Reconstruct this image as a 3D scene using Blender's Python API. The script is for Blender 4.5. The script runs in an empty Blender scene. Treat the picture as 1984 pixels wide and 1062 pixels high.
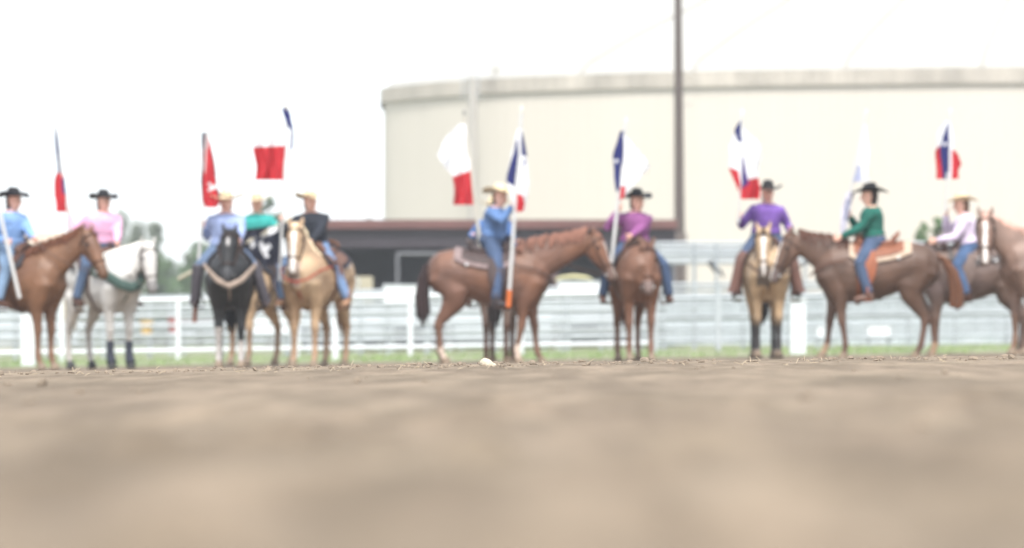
import bpy, bmesh, math, random
import numpy as np
from mathutils import Vector, Matrix, noise as mnoise

R = math.radians
V = Vector
FLARE_VEIL = 0.0009  # density of the added volume that washes out darks like lens flare
scene = bpy.context.scene
COL = scene.collection
random.seed(7)
rng = np.random.default_rng(7)

# ------------------------------------------------------------------ camera
F = 6750.0          # focal length in pixels of the 1984 px wide photograph
CZ = 0.10           # camera height: it lies almost on the dirt
YH = 655.0          # horizon line
cam_d = bpy.data.cameras.new('camera')
cam = bpy.data.objects.new('camera', cam_d); COL.objects.link(cam)
cam.location = (0, 0, CZ); cam.rotation_euler = (R(90), 0, 0)
cam_d.sensor_width = 36.0
cam_d.lens = F / 1984 * 36
cam_d.shift_y = (YH - 531.0) / 1984
cam_d.clip_start = 0.05; cam_d.clip_end = 3000
cam_d.dof.use_dof = True
cam_d.dof.focus_distance = 16.0
cam_d.dof.aperture_fstop = 3.0
scene.camera = cam

# ------------------------------------------------------------------ light
SUN_EL, SUN_AZ = R(58), R(176)
w = bpy.data.worlds.new('World'); scene.world = w; w.use_nodes = True
nt = w.node_tree; nt.nodes.clear()
wo = nt.nodes.new('ShaderNodeOutputWorld'); bg = nt.nodes.new('ShaderNodeBackground')
sk = nt.nodes.new('ShaderNodeTexSky'); sk.sky_type = 'NISHITA'; sk.sun_disc = False
sk.sun_elevation = SUN_EL; sk.sun_rotation = SUN_AZ; sk.air_density = 1.0; sk.dust_density = 1.5; sk.altitude = 50
hs = nt.nodes.new('ShaderNodeHueSaturation'); hs.inputs['Saturation'].default_value = 0.25
cl = nt.nodes.new('ShaderNodeVectorMath'); cl.operation = 'ADD'; cl.inputs[1].default_value = (2.3, 2.55, 2.75)   # bright cloud cover in front of the clear sky
nt.links.new(sk.outputs[0], hs.inputs['Color']); nt.links.new(hs.outputs[0], cl.inputs[0]); nt.links.new(cl.outputs[0], bg.inputs[0]); nt.links.new(bg.outputs[0], wo.inputs[0])
bg.inputs[1].default_value = 0.11
sl = bpy.data.lights.new('sun', 'SUN'); sl.energy = 2.2; sl.angle = R(14); sl.color = (1.0, 0.97, 0.92)
so = bpy.data.objects.new('sun', sl); COL.objects.link(so)
sdir = V((math.sin(SUN_AZ) * math.cos(SUN_EL), math.cos(SUN_AZ) * math.cos(SUN_EL), math.sin(SUN_EL)))
so.rotation_euler = (-sdir).to_track_quat('-Z', 'Y').to_euler(); so.location = (0, -10, 30)
scene.view_settings.view_transform = 'Standard'; scene.view_settings.look = 'None'
scene.view_settings.exposure = 1.2; scene.view_settings.gamma = 1

# ------------------------------------------------------------------ helpers
def W(px, py, d):
    return V(((px - 992) / F * d, d, CZ + (YH - py) / F * d))

def lin(c):
    return tuple(((x / 255) / 12.92 if x / 255 <= 0.04045 else ((x / 255 + 0.055) / 1.055) ** 2.4) for x in c)

def S(r, g, b, k=1.0):
    return tuple(min(0.9, v * k) for v in lin((r, g, b)))

_mats = {}
def mat(name, col=None, rough=0.8, var=0.12, scale=6.0, bump=0.0, attr=False, metal=0.0, stretch=None, spec=0.3, bscale=None):
    if name in _mats: return _mats[name]
    m = bpy.data.materials.new(name); m.use_nodes = True
    t = m.node_tree; p = t.nodes['Principled BSDF']
    p.inputs['Roughness'].default_value = rough; p.inputs['Metallic'].default_value = metal
    p.inputs['Specular IOR Level'].default_value = spec
    tc = t.nodes.new('ShaderNodeTexCoord'); mp = t.nodes.new('ShaderNodeMapping')
    if stretch: mp.inputs['Scale'].default_value = stretch
    nz = t.nodes.new('ShaderNodeTexNoise'); nz.inputs['Scale'].default_value = scale; nz.inputs['Detail'].default_value = 5
    t.links.new(tc.outputs['Object'], mp.inputs[0]); t.links.new(mp.outputs[0], nz.inputs['Vector'])
    mr = t.nodes.new('ShaderNodeMapRange'); mr.inputs[1].default_value = 0.3; mr.inputs[2].default_value = 0.7
    mr.inputs[3].default_value = 1 - var; mr.inputs[4].default_value = 1 + var
    t.links.new(nz.outputs['Fac'], mr.inputs[0])
    mx = t.nodes.new('ShaderNodeVectorMath'); mx.operation = 'SCALE'
    if attr:
        a = t.nodes.new('ShaderNodeAttribute'); a.attribute_name = 'coat'
        t.links.new(a.outputs['Color'], mx.inputs[0])
    else:
        mx.inputs[0].default_value = col
    t.links.new(mr.outputs[0], mx.inputs['Scale']); t.links.new(mx.outputs[0], p.inputs['Base Color'])
    if bump:
        n2 = t.nodes.new('ShaderNodeTexNoise'); n2.inputs['Scale'].default_value = bscale or scale * 4; n2.inputs['Detail'].default_value = 6
        t.links.new(mp.outputs[0], n2.inputs['Vector'])
        b = t.nodes.new('ShaderNodeBump'); b.inputs['Strength'].default_value = bump; b.inputs['Distance'].default_value = 0.02
        t.links.new(n2.outputs['Fac'], b.inputs['Height']); t.links.new(b.outputs[0], p.inputs['Normal'])
    _mats[name] = m
    return m

class MB:
    def __init__(s): s.v = []; s.f = []
    def add(s, vs, fs):
        o = len(s.v); s.v += [tuple(v) for v in vs]; s.f += [tuple(i + o for i in f) for f in fs]
        return s
    def box(s, c, size, rot=None):
        vs = []
        for z in (-.5, .5):
            for y in (-.5, .5):
                for x in (-.5, .5):
                    q = V((x * size[0], y * size[1], z * size[2]))
                    if rot: q = rot @ q
                    vs.append(V(c) + q)
        return s.add(vs, [(0, 2, 3, 1), (4, 5, 7, 6), (0, 1, 5, 4), (2, 6, 7, 3), (0, 4, 6, 2), (1, 3, 7, 5)])
    def loft(s, pts, rad, ref=V((0, 0, 1)), n=12):
        # pts: centres; rad: (side, dorsal) half axes; ref: vector or list of vectors giving the dorsal direction
        pts = [V(p) for p in pts]; rings = []
        for i, p in enumerate(pts):
            t = (pts[min(i + 1, len(pts) - 1)] - pts[max(i - 1, 0)])
            t = t.normalized() if t.length > 1e-9 else V((0, 0, 1))
            rf = ref[i] if isinstance(ref, (list, tuple)) and not isinstance(ref, Vector) else ref
            u = rf - t * rf.dot(t)
            if u.length < 1e-4: u = V((1, 0, .1)) - t * V((1, 0, .1)).dot(t)
            u.normalize(); sd = t.cross(u).normalized()
            r = rad[i]; r = r if isinstance(r, (tuple, list)) else (r, r)
            rings.append([p + sd * (r[0] * math.cos(2 * math.pi * k / n)) + u * (r[1] * math.sin(2 * math.pi * k / n)) for k in range(n)])
        vs = [v for rg in rings for v in rg] + [pts[0], pts[-1]]
        fs = []
        for i in range(len(rings) - 1):
            for k in range(n):
                a, b = i * n + k, i * n + (k + 1) % n
                fs.append((a, b, b + n, a + n))
        e0, e1 = len(rings) * n, len(rings) * n + 1
        for k in range(n):
            fs.append((e0, (k + 1) % n, k)); l = (len(rings) - 1) * n
            fs.append((e1, l + k, l + (k + 1) % n))
        return s.add(vs, fs)
    def tube(s, pts, r, n=8):
        rr = r if isinstance(r, (list, tuple)) else [r] * len(pts)
        return s.loft(pts, rr, V((0.13, 0.21, 1)), n)
    def ball(s, c, r, n=10, m=7, rot=None):
        r = r if isinstance(r, (tuple, list)) else (r, r, r); vs = []; fs = []
        for i in range(m + 1):
            a = math.pi * i / m
            for k in range(n):
                b = 2 * math.pi * k / n
                q = V((r[0] * math.sin(a) * math.cos(b), r[1] * math.sin(a) * math.sin(b), r[2] * math.cos(a)))
                if rot: q = rot @ q
                vs.append(V(c) + q)
        for i in range(m):
            for k in range(n):
                fs.append((i * n + k, (i + 1) * n + k, (i + 1) * n + (k + 1) % n, i * n + (k + 1) % n))
        return s.add(vs, fs)
    def build(s, name, m, parent=None, smooth=True, remesh=0, smoothit=4):
        me = bpy.data.meshes.new(name); me.from_pydata(s.v, [], s.f); me.validate(); me.update()
        if remesh:
            tmp = bpy.data.objects.new('tmp', me); COL.objects.link(tmp)
            md = tmp.modifiers.new('r', 'REMESH'); md.mode = 'VOXEL'; md.voxel_size = remesh
            ms = tmp.modifiers.new('s', 'SMOOTH'); ms.iterations = smoothit; ms.factor = 0.5
            dg = bpy.context.evaluated_depsgraph_get()
            me2 = bpy.data.meshes.new_from_object(tmp.evaluated_get(dg))
            bpy.data.objects.remove(tmp); bpy.data.meshes.remove(me); me = me2; me.name = name; me.materials.clear()
        if smooth:
            me.polygons.foreach_set('use_smooth', [True] * len(me.polygons))
            if not remesh: me.set_sharp_from_angle(angle=R(48))
        me.materials.append(m)
        o = bpy.data.objects.new(name, me); COL.objects.link(o)
        if parent: o.parent = parent
        return o

def paint(o, fn):
    me = o.data; n = len(me.vertices)
    co = np.empty(n * 3); me.vertices.foreach_get('co', co); co = co.reshape(-1, 3)
    c = fn(co)
    a = me.color_attributes.new('coat', 'FLOAT_COLOR', 'POINT')
    a.data.foreach_set('color', np.concatenate([c, np.ones((n, 1))], 1).ravel())

def tag(o, label, cat, group=None, kind=None):
    o['label'] = label
    if cat: o['category'] = cat
    if group: o['group'] = group
    if kind: o['kind'] = kind
    return o

def thing(name, label, cat, loc=(0, 0, 0), rz=0, group=None):
    o = bpy.data.objects.new(name, None); COL.objects.link(o)
    o.location = loc; o.rotation_euler = (0, 0, rz); o.empty_display_size = 0.2
    return tag(o, label, cat, group)

# ------------------------------------------------------------------ ground
def fbm(x, y, z=0.0, o=4):
    return mnoise.fractal(V((x, y, z)), 1.0, 2.0, o)

TILT = 0.0155
def gbase(x, d):
    if d < 16.5: z = -0.024
    elif d < 36: 
        t = (d - 16.5) / 19.5; z = -0.024 - 0.206 * (t * t * (3 - 2 * t))
        z = min(z, -0.024 - 0.0095 * (d - 16.5))
    else: z = -0.230
    xx = max(-14.0, min(14.0, x)); xx = xx if d > 0 else xx * 1.0
    return z + TILT * xx

def gz(x, d):
    return gbase(x, d)

def relief(x, d):
    if d > 40: return 0.0
    a = 1.0 if d < 17 else max(0.15, 1 - (d - 17) / 10)
    near = min(1.0, max(0.0, (d - 0.3) / 1.2))
    big = fbm(x * 1.1 + 3.1, d * 0.8, 2.0, 3) * 0.007 * (1.0 if d < 9 else max(.25, 1 - (d - 9) / 4))
    mid = fbm(x * 4.5, d * 3.4, 5.0, 3) * 0.008
    f = fbm(x * 19, d * 15, 9.0, 3) * 0.0036
    dd = (d - 0.3) / 4.5; q = 0.35 + 0.65 * max(0.0, min(1.0, (d - 10.5) / 3.0)); mid *= q * (.4 + .6 * q); f *= q
    big *= 1.25
    if d < 8: big += (fbm(x * 8.0 + 1.7, d * 6.0, 11.0, 2) * 0.008 * min(1, (8 - d) / 3)) * near
    return a * (big * near * min(1, 0.5 + dd) + mid * near + f)

def axis(dense0, dense1, step, far0, far1, g=1.22):
    a = list(np.arange(dense0, dense1 + 1e-9, step)); s = step; v = dense1
    while v < far1: s = s * g; v += s; a.append(min(v, far1))
    s = step; v = dense0; pre = []
    while v > far0: s = s * g; v -= s; pre.append(max(v, far0))
    return np.array(pre[::-1] + a)

xs = axis(-2.9, 2.9, 0.016, -420, 420)
ys = [-30, -15, -8, -4, -2, -1, -.5, 0, .3]
d = 0.5
while d < 9: ys.append(d); d += max(0.012, d * 0.008)
while d < 18: ys.append(d); d += 0.045
s_ = 0.06
while d < 900: ys.append(d); s_ *= 1.16; d += s_
ys.append(900)
ys = np.array(ys)
def build_ground():
    nx, ny = len(xs), len(ys); co = np.empty((ny, nx, 3))
    for j, yy in enumerate(ys):
        for i, xx in enumerate(xs):
            co[j, i] = (xx, yy, gbase(xx, yy) + (relief(xx, yy) if abs(xx) < 12 else 0))
    X, Y = co[..., 0], co[..., 1]
    rg = np.random.default_rng(5)
    for k in range(420):
        d = 1.5 + 5.0 * rg.random() ** 1.4; x = rg.uniform(-.24, .24) * d
        r = rg.uniform(.03, .085) * (.7 + d * .06); hgt = r * rg.uniform(.12, .36) * (1 if rg.random() > .3 else -.6)
        hgt = min(hgt, .022); ry = r * rg.uniform(.8, 1.5)
        i0, i1 = np.searchsorted(xs, [x - 3 * r, x + 3 * r]); j0, j1 = np.searchsorted(ys, [d - 3 * ry, d + 3 * ry])
        q = ((X[j0:j1, i0:i1] - x) / r) ** 2 + ((Y[j0:j1, i0:i1] - d) / ry) ** 2
        co[j0:j1, i0:i1, 2] += hgt * np.exp(-q ** 1.3)
    me = bpy.data.meshes.new('ground'); me.vertices.add(nx * ny); me.vertices.foreach_set('co', co.ravel())
    idx = np.arange(nx * ny).reshape(ny, nx)
    q = np.stack([idx[:-1, :-1], idx[:-1, 1:], idx[1:, 1:], idx[1:, :-1]], -1).reshape(-1)
    nf = len(q) // 4
    me.loops.add(len(q)); me.loops.foreach_set('vertex_index', q)
    me.polygons.add(nf); me.polygons.foreach_set('loop_start', np.arange(nf) * 4)
    me.polygons.foreach_set('use_smooth', [True] * nf); me.update(calc_edges=True); me.validate()
    o = bpy.data.objects.new('ground', me); COL.objects.link(o)
    return o

def dirt_mat():
    m = bpy.data.materials.new('dirt'); m.use_nodes = True; t = m.node_tree; p = t.nodes['Principled BSDF']
    p.inputs['Roughness'].default_value = 0.95; p.inputs['Specular IOR Level'].default_value = 0.1
    tc = t.nodes.new('ShaderNodeTexCoord'); prev = None
    def nz(scale, det, lo, hi, a, b, sx=1.0):
        mp = t.nodes.new('ShaderNodeMapping'); mp.inputs['Scale'].default_value = (1, sx, 1)
        n = t.nodes.new('ShaderNodeTexNoise'); n.inputs['Scale'].default_value = scale; n.inputs['Detail'].default_value = det
        t.links.new(tc.outputs['Object'], mp.inputs[0]); t.links.new(mp.outputs[0], n.inputs['Vector'])
        r = t.nodes.new('ShaderNodeMapRange'); r.inputs[1].default_value = lo; r.inputs[2].default_value = hi
        r.inputs[3].default_value = a; r.inputs[4].default_value = b
        t.links.new(n.outputs['Fac'], r.inputs[0]); return r.outputs[0], n
    a, _ = nz(2.6, 3, .40, .60, 0.82, 1.07, .16)
    b, _ = nz(7.5, 2, .40, .60, 0.80, 1.08, .16)
    c, n3 = nz(70, 6, .3, .7, 0.86, 1.14)
    m1 = t.nodes.new('ShaderNodeMath'); m1.operation = 'MULTIPLY'; t.links.new(a, m1.inputs[0]); t.links.new(b, m1.inputs[1])
    m2 = t.nodes.new('ShaderNodeMath'); m2.operation = 'MULTIPLY'; t.links.new(m1.outputs[0], m2.inputs[0]); t.links.new(c, m2.inputs[1])
    mix = t.nodes.new('ShaderNodeMix'); mix.data_type = 'RGBA'
    mix.inputs['A'].default_value = (*DIRT, 1); mix.inputs['B'].default_value = (*DIRT2, 1)
    h, _ = nz(1.6, 3, .35, .65, 0, 1)
    t.links.new(h, mix.inputs['Factor'])
    sc = t.nodes.new('ShaderNodeVectorMath'); sc.operation = 'SCALE'
    t.links.new(mix.outputs['Result'], sc.inputs[0]); t.links.new(m2.outputs[0], sc.inputs['Scale'])
    t.links.new(sc.outputs[0], p.inputs['Base Color'])
    bp = t.nodes.new('ShaderNodeBump'); bp.inputs['Strength'].default_value = .6; bp.inputs['Distance'].default_value = .01
    t.links.new(n3.outputs['Fac'], bp.inputs['Height']); t.links.new(bp.outputs[0], p.inputs['Normal'])
    return m
DIRT = (0.207, 0.165, 0.121)
DIRT2 = (0.210, 0.164, 0.122)
MD = dirt_mat()
g = build_ground(); g.data.materials.append(MD)
tag(g, 'brown churned dirt of the riding arena', None, kind='structure')

# soil crumbs and clods: nobody could count them
def clods():
    mb = MB()
    for k in range(2000):
        if k < 1850: d = random.uniform(14.6, 17.2); r = min(.02, random.lognormvariate(-5.3, .55))
        else: d = random.uniform(1.6, 13) ; r = abs(random.gauss(0, 0.006)) + 0.002
        x = random.uniform(-.19, .19) * d
        if k < 3600 and fbm(x * 1.3, d * .2, 4, 2) < random.uniform(-.45, .35): continue
        z = gbase(x, d) + relief(x, d)
        rot = Matrix.Rotation(random.random() * 6, 3, 'Z') @ Matrix.Rotation(random.random(), 3, 'X')
        mb.ball((x, d, z + r * .25), (r * random.uniform(.8, 1.8), r * random.uniform(.8, 1.5), r * random.uniform(.5, 1.0)), 6, 4, rot)
    o = mb.build('soil_clods', mat('clod', (0.20, 0.158, 0.118), .95, .25, 9, .3), smooth=False)
    tag(o, 'loose crumbs of soil scattered over the arena dirt', 'soil', kind='stuff')
    mb = MB()
    for k in range(130):
        d = random.uniform(13.5, 17.0); x = random.uniform(-.19, .19) * d; z = gbase(x, d) + relief(x, d)
        a = random.uniform(0, 3.1); l = random.uniform(.012, .04); e = random.uniform(-.1, .7)
        p = V((x, d, z + .002)); q = p + V((math.cos(a) * l, math.sin(a) * l, abs(e) * l))
        mb.tube([p, (p + q) / 2 + V((0, 0, .002)), q], .0011, 4)
    o = mb.build('straw', mat('straw', (0.42, 0.34, 0.24), .8, .2))
    tag(o, 'dry straw bits lying on the crest of the dirt', 'straw', kind='stuff')
clods()
mb = MB(); p = W(943, 706, 15.6)
mb.ball(p, (.034, .03, .026), 10, 7, Matrix.Rotation(.5, 3, 'Y')); mb.ball(p + V((-.008, 0, .012)), (.018, .02, .018), 7, 5)
mb.ball(p + V((.026, 0, -.006)), (.02, .022, .013), 7, 5)
o = mb.build('stone', mat('stone_cream', (0.46, 0.41, 0.32), .9, .1, 30, .4), remesh=.004, smoothit=1)
tag(o, 'small cream stone lying on the crest of the dirt', 'stone')

# grass beyond the arena
mb = MB()
gx = list(np.linspace(-300, -12, 16)) + list(np.linspace(-11, 11, 45)) + list(np.linspace(12, 300, 16)); gy = list(np.linspace(51.5, 80, 20)) + [100, 140, 220, 400, 880]
vs = [(x, y + (0.9 * fbm(x * .5, 3, 1) if j == 0 else 0), gz(x, y) + .004) for j, y in enumerate(gy) for x in gx]
nx = len(gx); fs = [(j * nx + i, j * nx + i + 1, (j + 1) * nx + i + 1, (j + 1) * nx + i) for j in range(len(gy) - 1) for i in range(nx - 1)]
mb.add(vs, fs)
MG = mat('grass_ground', (0.15, 0.20, 0.085), .95, .25, .8, .2)
t_ = MG.node_tree; p_ = t_.nodes['Principled BSDF']; src = p_.inputs['Base Color'].links[0].from_socket
n_ = t_.nodes.new('ShaderNodeTexNoise'); n_.inputs['Scale'].default_value = .9; n_.inputs['Detail'].default_value = 4
t_.links.new(t_.nodes['Mapping'].outputs[0], n_.inputs['Vector'])
r_ = t_.nodes.new('ShaderNodeMapRange'); r_.inputs[1].default_value = .44; r_.inputs[2].default_value = .58; t_.links.new(n_.outputs['Fac'], r_.inputs[0])
x_ = t_.nodes.new('ShaderNodeMix'); x_.data_type = 'RGBA'; t_.links.new(r_.outputs[0], x_.inputs['Factor']); t_.links.new(src, x_.inputs['A'])
x_.inputs['B'].default_value = (.235, .215, .15, 1); t_.links.new(x_.outputs['Result'], p_.inputs['Base Color'])
tag(mb.build('grass_field', MG), 'green grass strip behind the arena dirt', None, kind='structure')
mb = MB()
for k in range(9000):
    d = random.uniform(51.5, 74); x = random.uniform(-.19, .19) * d
    if fbm(x * .7, d * .3, 8, 3) < random.uniform(-.35, .3): continue
    z = gz(x, d); h = random.uniform(.03, .11); a = random.random() * 6.3; wd = random.uniform(.006, .014)
    lx, ly = math.cos(a) * wd, math.sin(a) * wd; tx, ty = random.gauss(0, .03), random.gauss(0, .03)
    mb.add([(x - lx, d - ly, z), (x + lx, d + ly, z), (x + tx, d + ty, z + h)], [(0, 1, 2)])
tag(mb.build('grass', mat('grass_blades', (0.19, 0.27, 0.09), .8, .35, 1.5), smooth=False), 'short green grass blades behind the arena', 'grass', kind='stuff')

# ------------------------------------------------------------------ horses
TR = [(-0.80, 1.15, .08, .12), (-0.74, 1.15, .19, .22), (-0.62, 1.17, .27, .29), (-0.46, 1.185, .30, .31), (-0.25, 1.155, .295, .30),
      (-0.05, 1.105, .31, .325), (0.15, 1.075, .315, .355), (0.33, 1.09, .295, .38), (0.46, 1.125, .27, .375), (0.58, 1.14, .25, .32), (0.70, 1.12, .20, .24), (0.78, 1.11, .10, .13)]
def trunk(x):
    a = [t[0] for t in TR]
    return [float(np.interp(x, a, [t[k] for t in TR])) for k in (1, 2, 3)]

def bez(a, b, c, d, n):
    return [a * (1 - t) ** 3 + b * 3 * t * (1 - t) ** 2 + c * 3 * t * t * (1 - t) + d * t ** 3 for t in [i / n for i in range(n + 1)]]

HORSES = {}
def horse(key, label, px, d, yaw, poll, hyaw, hpitch, coat, points=None, socks=(), blaze=0, mane=(60, 40, 30), tail=None, feet=(0, 0, 0, 0),
          muzzle=None, collar=None, size=1.0, scale2=None, tail_side=0.0, tail_len=.42, tail_out=0.0, dapple=None, bridle=(60, 40, 30), boots=None, hair_up=0.0, foot_y=None):
    x0 = (px - 992) / F * d
    loc = V((x0, d, gz(x0, d)))
    if foot_y is not None: loc.z = CZ + (YH - foot_y) / F * d
    yr = R(yaw)
    root = thing('horse', label, 'horse', loc, yr, 'horses lined up across the arena')
    root.scale = (size,) * 3
    Mi = (Matrix.Translation(loc) @ Matrix.Rotation(yr, 4, 'Z') @ Matrix.Scale(size, 4)).inverted()
    P = Mi @ W(poll[0], poll[1], d + poll[2])
    wy = R(hyaw) - yr; hp = R(hpitch)
    hd = V((math.cos(wy) * math.cos(hp), math.sin(wy) * math.cos(hp), -math.sin(hp)))
    hf = V((math.cos(wy), math.sin(wy), .25)); hn = (hf - hd * hf.dot(hd)).normalized(); hs_ = hd.cross(hn).normalized()
    mb = MB()
    mb.loft([(t[0], 0, t[1]) for t in TR], [(t[2], t[3]) for t in TR], V((0, 0, 1)), 20)
    # neck
    B = V((0.45, 0, 1.235)); dirn = (P - B); L = dirn.length
    neck = bez(B, B + V((.25, 0, .17)) * (L / .75), P - hn * -.02 - (hf * .16 - V((0, 0, -.10))) * .9 + V((0, 0, -.0)), P - hn * .05 - hd * .0, 9)
    refs = []
    for i, q in enumerate(neck):
        fw = V((1, 0, 0)).lerp(V((math.cos(wy), math.sin(wy), 0)), i / 9); refs.append(V((0, 0, 1)) - fw * .5)
    nd = [.30, .285, .262, .236, .208, .182, .162, .146, .132, .112]; nw = [.19, .17, .15, .13, .112, .10, .094, .09, .086, .076]
    mb.loft(neck, list(zip(nw, nd)), refs, 16)
    # head
    hstn = [(-.05, .065, .06, -.05), (0, .09, .10, -.05), (.10, .112, .135, -.065), (.2, .110, .142, -.07), (.3, .09, .116, -.055), (.4, .072, .09, -.04), (.5, .064, .077, -.03), (.57, .066, .072, -.03), (.62, .056, .058, -.035), (.645, .02, .03, -.04)]
    mb.loft([P + hd * a + hn * (c_ + .03) for a, _, _, c_ in hstn], [(b, c) for _, b, c, _ in hstn], hn, 14)
    # ears
    for s in (-1, 1):
        e0 = P + hs_ * (s * .068) - hd * .0 + hn * .0
        ed = (-hd * .75 + hn * .25 + hs_ * s * .22 + V((0, 0, .5))).normalized()
        mb.loft([e0, e0 + ed * .06, e0 + ed * .11, e0 + ed * .16], [(.028, .018), (.034, .022), (.024, .016), (.004, .004)], hn, 8)
    # legs
    hooves = []
    for k, s in enumerate((1, -1)):      # left (+y), right
        f = feet[k]
        def sw(x, z, zt=1.0): return x + f * (1 - min(z, zt) / zt)
        pts = [(.52, .13, 1.20), (.60, .145, 1.05), (.52, .15, .88), (.50, .145, .74), (.515, .14, .60), (.525, .14, .48), (.52, .138, .42), (.52, .138, .28), (.525, .138, .17), (.545, .138, .11), (.565, .138, .055)]
        rr = [(.11, .17), (.125, .165), (.105, .14), (.078, .095), (.058, .064), (.055, .058), (.044, .046), (.035, .038), (.044, .046), (.036, .038), (.045, .048)]
        mb.loft([(sw(x, z), s * y, z) for x, y, z in pts], rr, V((1, 0, 0)), 12)
        hooves.append((sw(.575, .03), s * .138))
        f = feet[2 + k]
        pts = [(-.50, .12, 1.26), (-.52, .15, 1.12), (-.42, .165, .93), (-.46, .155, .80), (-.55, .145, .67), (-.635, .14, .56), (-.66, .138, .50), (-.655, .135, .42), (-.645, .135, .28), (-.635, .135, .17), (-.61, .135, .11), (-.585, .135, .055)]
        rr = [(.13, .20), (.135, .26), (.125, .20), (.10, .145), (.068, .095), (.05, .068), (.05, .066), (.04, .048), (.035, .042), (.044, .048), (.037, .04), (.045, .05)]
        mb.loft([(sw(x, z), s * y, z) for x, y, z in pts], rr, V((1, 0, 0)), 12)
        hooves.append((sw(-.575, .03), s * .135))
    body = mb.build('body', mat('coat_' + key, None, .5, .24, 4, .3, attr=True, spec=.4, bscale=40), root, remesh=.018, smoothit=5)
    cb = np.array(coat); cp = np.array(points if points is not None else coat); cm = np.array(muzzle if muzzle is not None else np.array(coat) * .45)
    c2 = np.array(scale2 if scale2 is not None else coat)
    Pn, hdn, hnn, hsn = map(np.array, (P, hd, hn, hs_))
    def fn(co):
        z = co[:, 2:3]
        base = np.repeat(cb[None, :], len(co), 0)
        nn = np.array([mnoise.noise(V(c) * 2.2 + V((px, 0, 0))) for c in co])[:, None]
        base = base * (1 + .16 * nn) + (c2 - cb) * np.clip(.5 + nn * 1.4, 0, 1)
        k = np.clip((.56 - z) / .16, 0, 1); base = base * (1 - k) + cp * k
        for li, h, sc in socks:
            sx, sy = hooves[{0: 0, 1: 2, 2: 1, 3: 3}[li]]
            near = (np.sign(co[:, 1:2]) == np.sign(sy)) & (np.sign(co[:, 0:1]) == np.sign(sx)) & (z < h)
            base = np.where(near, np.array(sc), base)
        rel = co - Pn; s = rel @ hdn; n = rel @ hnn; l = rel @ hsn
        hm = ((np.abs(l) < .13) & (s > .47) & (s < .75) & (n < .09) & (n > -.125) & (np.abs(l) < .085))[:, None]
        base = np.where(hm, base * .2 + cm * .8, base)
        if key == 'black':
            base = np.where(((np.abs(l) < .018) & (s > .08) & (s < .20) & (n > .0))[:, None], np.array([.4, .38, .37]), base)
        if blaze:
            bm_ = (np.abs(l) < blaze * (1 - .3 * np.clip(s / .6, 0, 1))) & (s > .06) & (s < .62) & (n > -.01 - .0 * s) & (n < .2)
            base = np.where(bm_[:, None], np.array([.66, .62, .58]), base)
        return base
    paint(body, fn)
    mh = mat('hoof_' + key, S(140, 122, 104, .8) if not boots else S(60, 60, 60), .6, .2)
    for hx, hy in hooves:
        MB().loft([(hx - .015, hy, .085), (hx, hy, .04), (hx + .012, hy, 0)], [(.043, .047), (.055, .06), (.062, .07)], V((1, 0, 0)), 12).build('hoof', mh, root)
    # eyes
    for s in (-1, 1):
        MB().ball(P + hd * .17 + hs_ * s * .101 + hn * .02, .022, 8, 6).build('eye', mat('horse_eye', (.01, .008, .007), .15), root)
    # mane and tail
    mm = mat('mane_' + key, S(*mane), .8, .3, 12, .5, stretch=(6, 6, 1))
    mb = MB()
    for i in range(1, 10):
        q = neck[i]; t = (neck[min(i + 1, 9)] - neck[i - 1]).normalized(); u = (refs[i] - t * refs[i].dot(t)).normalized(); sd = t.cross(u)
        top = q + u * (nd[i] - .005)
        for j in range(13):
            o_ = t * (.125 * L * (j / 13 - .5)) + sd * random.gauss(0, .006); side = 1 if (i * 7 + j * 3) % 4 else -1
            ln = .10 + .10 * random.random()
            a = top + o_ + u * (.012 + hair_up * random.random())
            mb.loft([a - u * .03, a + sd * side * .03, a + sd * side * (nw[i] + .012) - V((0, 0, ln * .6)), a + sd * side * (nw[i] + .02) - V((0, 0, ln))], [(.014, .012), (.016, .010), (.013, .007), (.003, .003)], t, 6)
    mb.build('mane', mm, root); mb = MB()
    for j in (-1, 0, 1):
        a = P + hn * .05 - hd * .03
        mb.loft([a, a + hn * .03 + hd * .05 + hs_ * j * .015, a + hn * .045 + hd * .14 + hs_ * j * .03], [.02, .018, .005], hn, 7)
    mb.build('forelock', mm, root)
    tl = mat('tail_' + key, S(*(tail or mane)), .8, .3, 12, .5, stretch=(6, 6, 1))
    mb = MB(); ts = tail_side; zb = tail_len
    for j in range(9):
        a = j * 2.399; rr = .045 * math.sqrt(j / 9); ox, oy = rr * math.cos(a), rr * math.sin(a)
        mb.loft([(-.74, oy * .3, 1.34 + ox * .3), (-.81 - tail_out * .4 + ox * .6, ts * .1 + oy * .8, 1.26), (-.86 - tail_out * .8 + ox, ts * .35 + oy, 1.10), (-.885 - tail_out + ox * 1.5, ts * .6 + oy * 1.5, .88), (-.87 - tail_out * 1.1 + ox * 1.8, ts * .8 + oy * 1.8, .66), (-.86 - tail_out * 1.2 + ox * 2, ts + oy * 2, zb + .03 * j * .7)],
                [.028, .034, .042, .042, .032, .008], V((1, 0, 0)), 8)
    mb.build('tail', tl, root)
    # bridle
    if bridle:
        ml = mat('bridle_' + key, S(*bridle), .6, .15)
        mb = MB()
        def ring(s, grow, tilt=0.0, r=.009):
            st = hstn; a = [x[0] for x in st]; sw_, dp, cc = (float(np.interp(s, a, [x[k] for x in st])) for k in (1, 2, 3))
            c = P + hd * s + hn * (cc + .03)
            pts = [c + hs_ * (math.cos(b) * (sw_ + grow)) + hn * (math.sin(b) * (dp + grow)) + hd * tilt * math.sin(b) for b in np.linspace(0, 2 * math.pi, 15)]
            mb.tube(pts, r, 6)
            return c, sw_, dp
        ring(.42, .006); ring(.09, .006, -.04)
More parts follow.
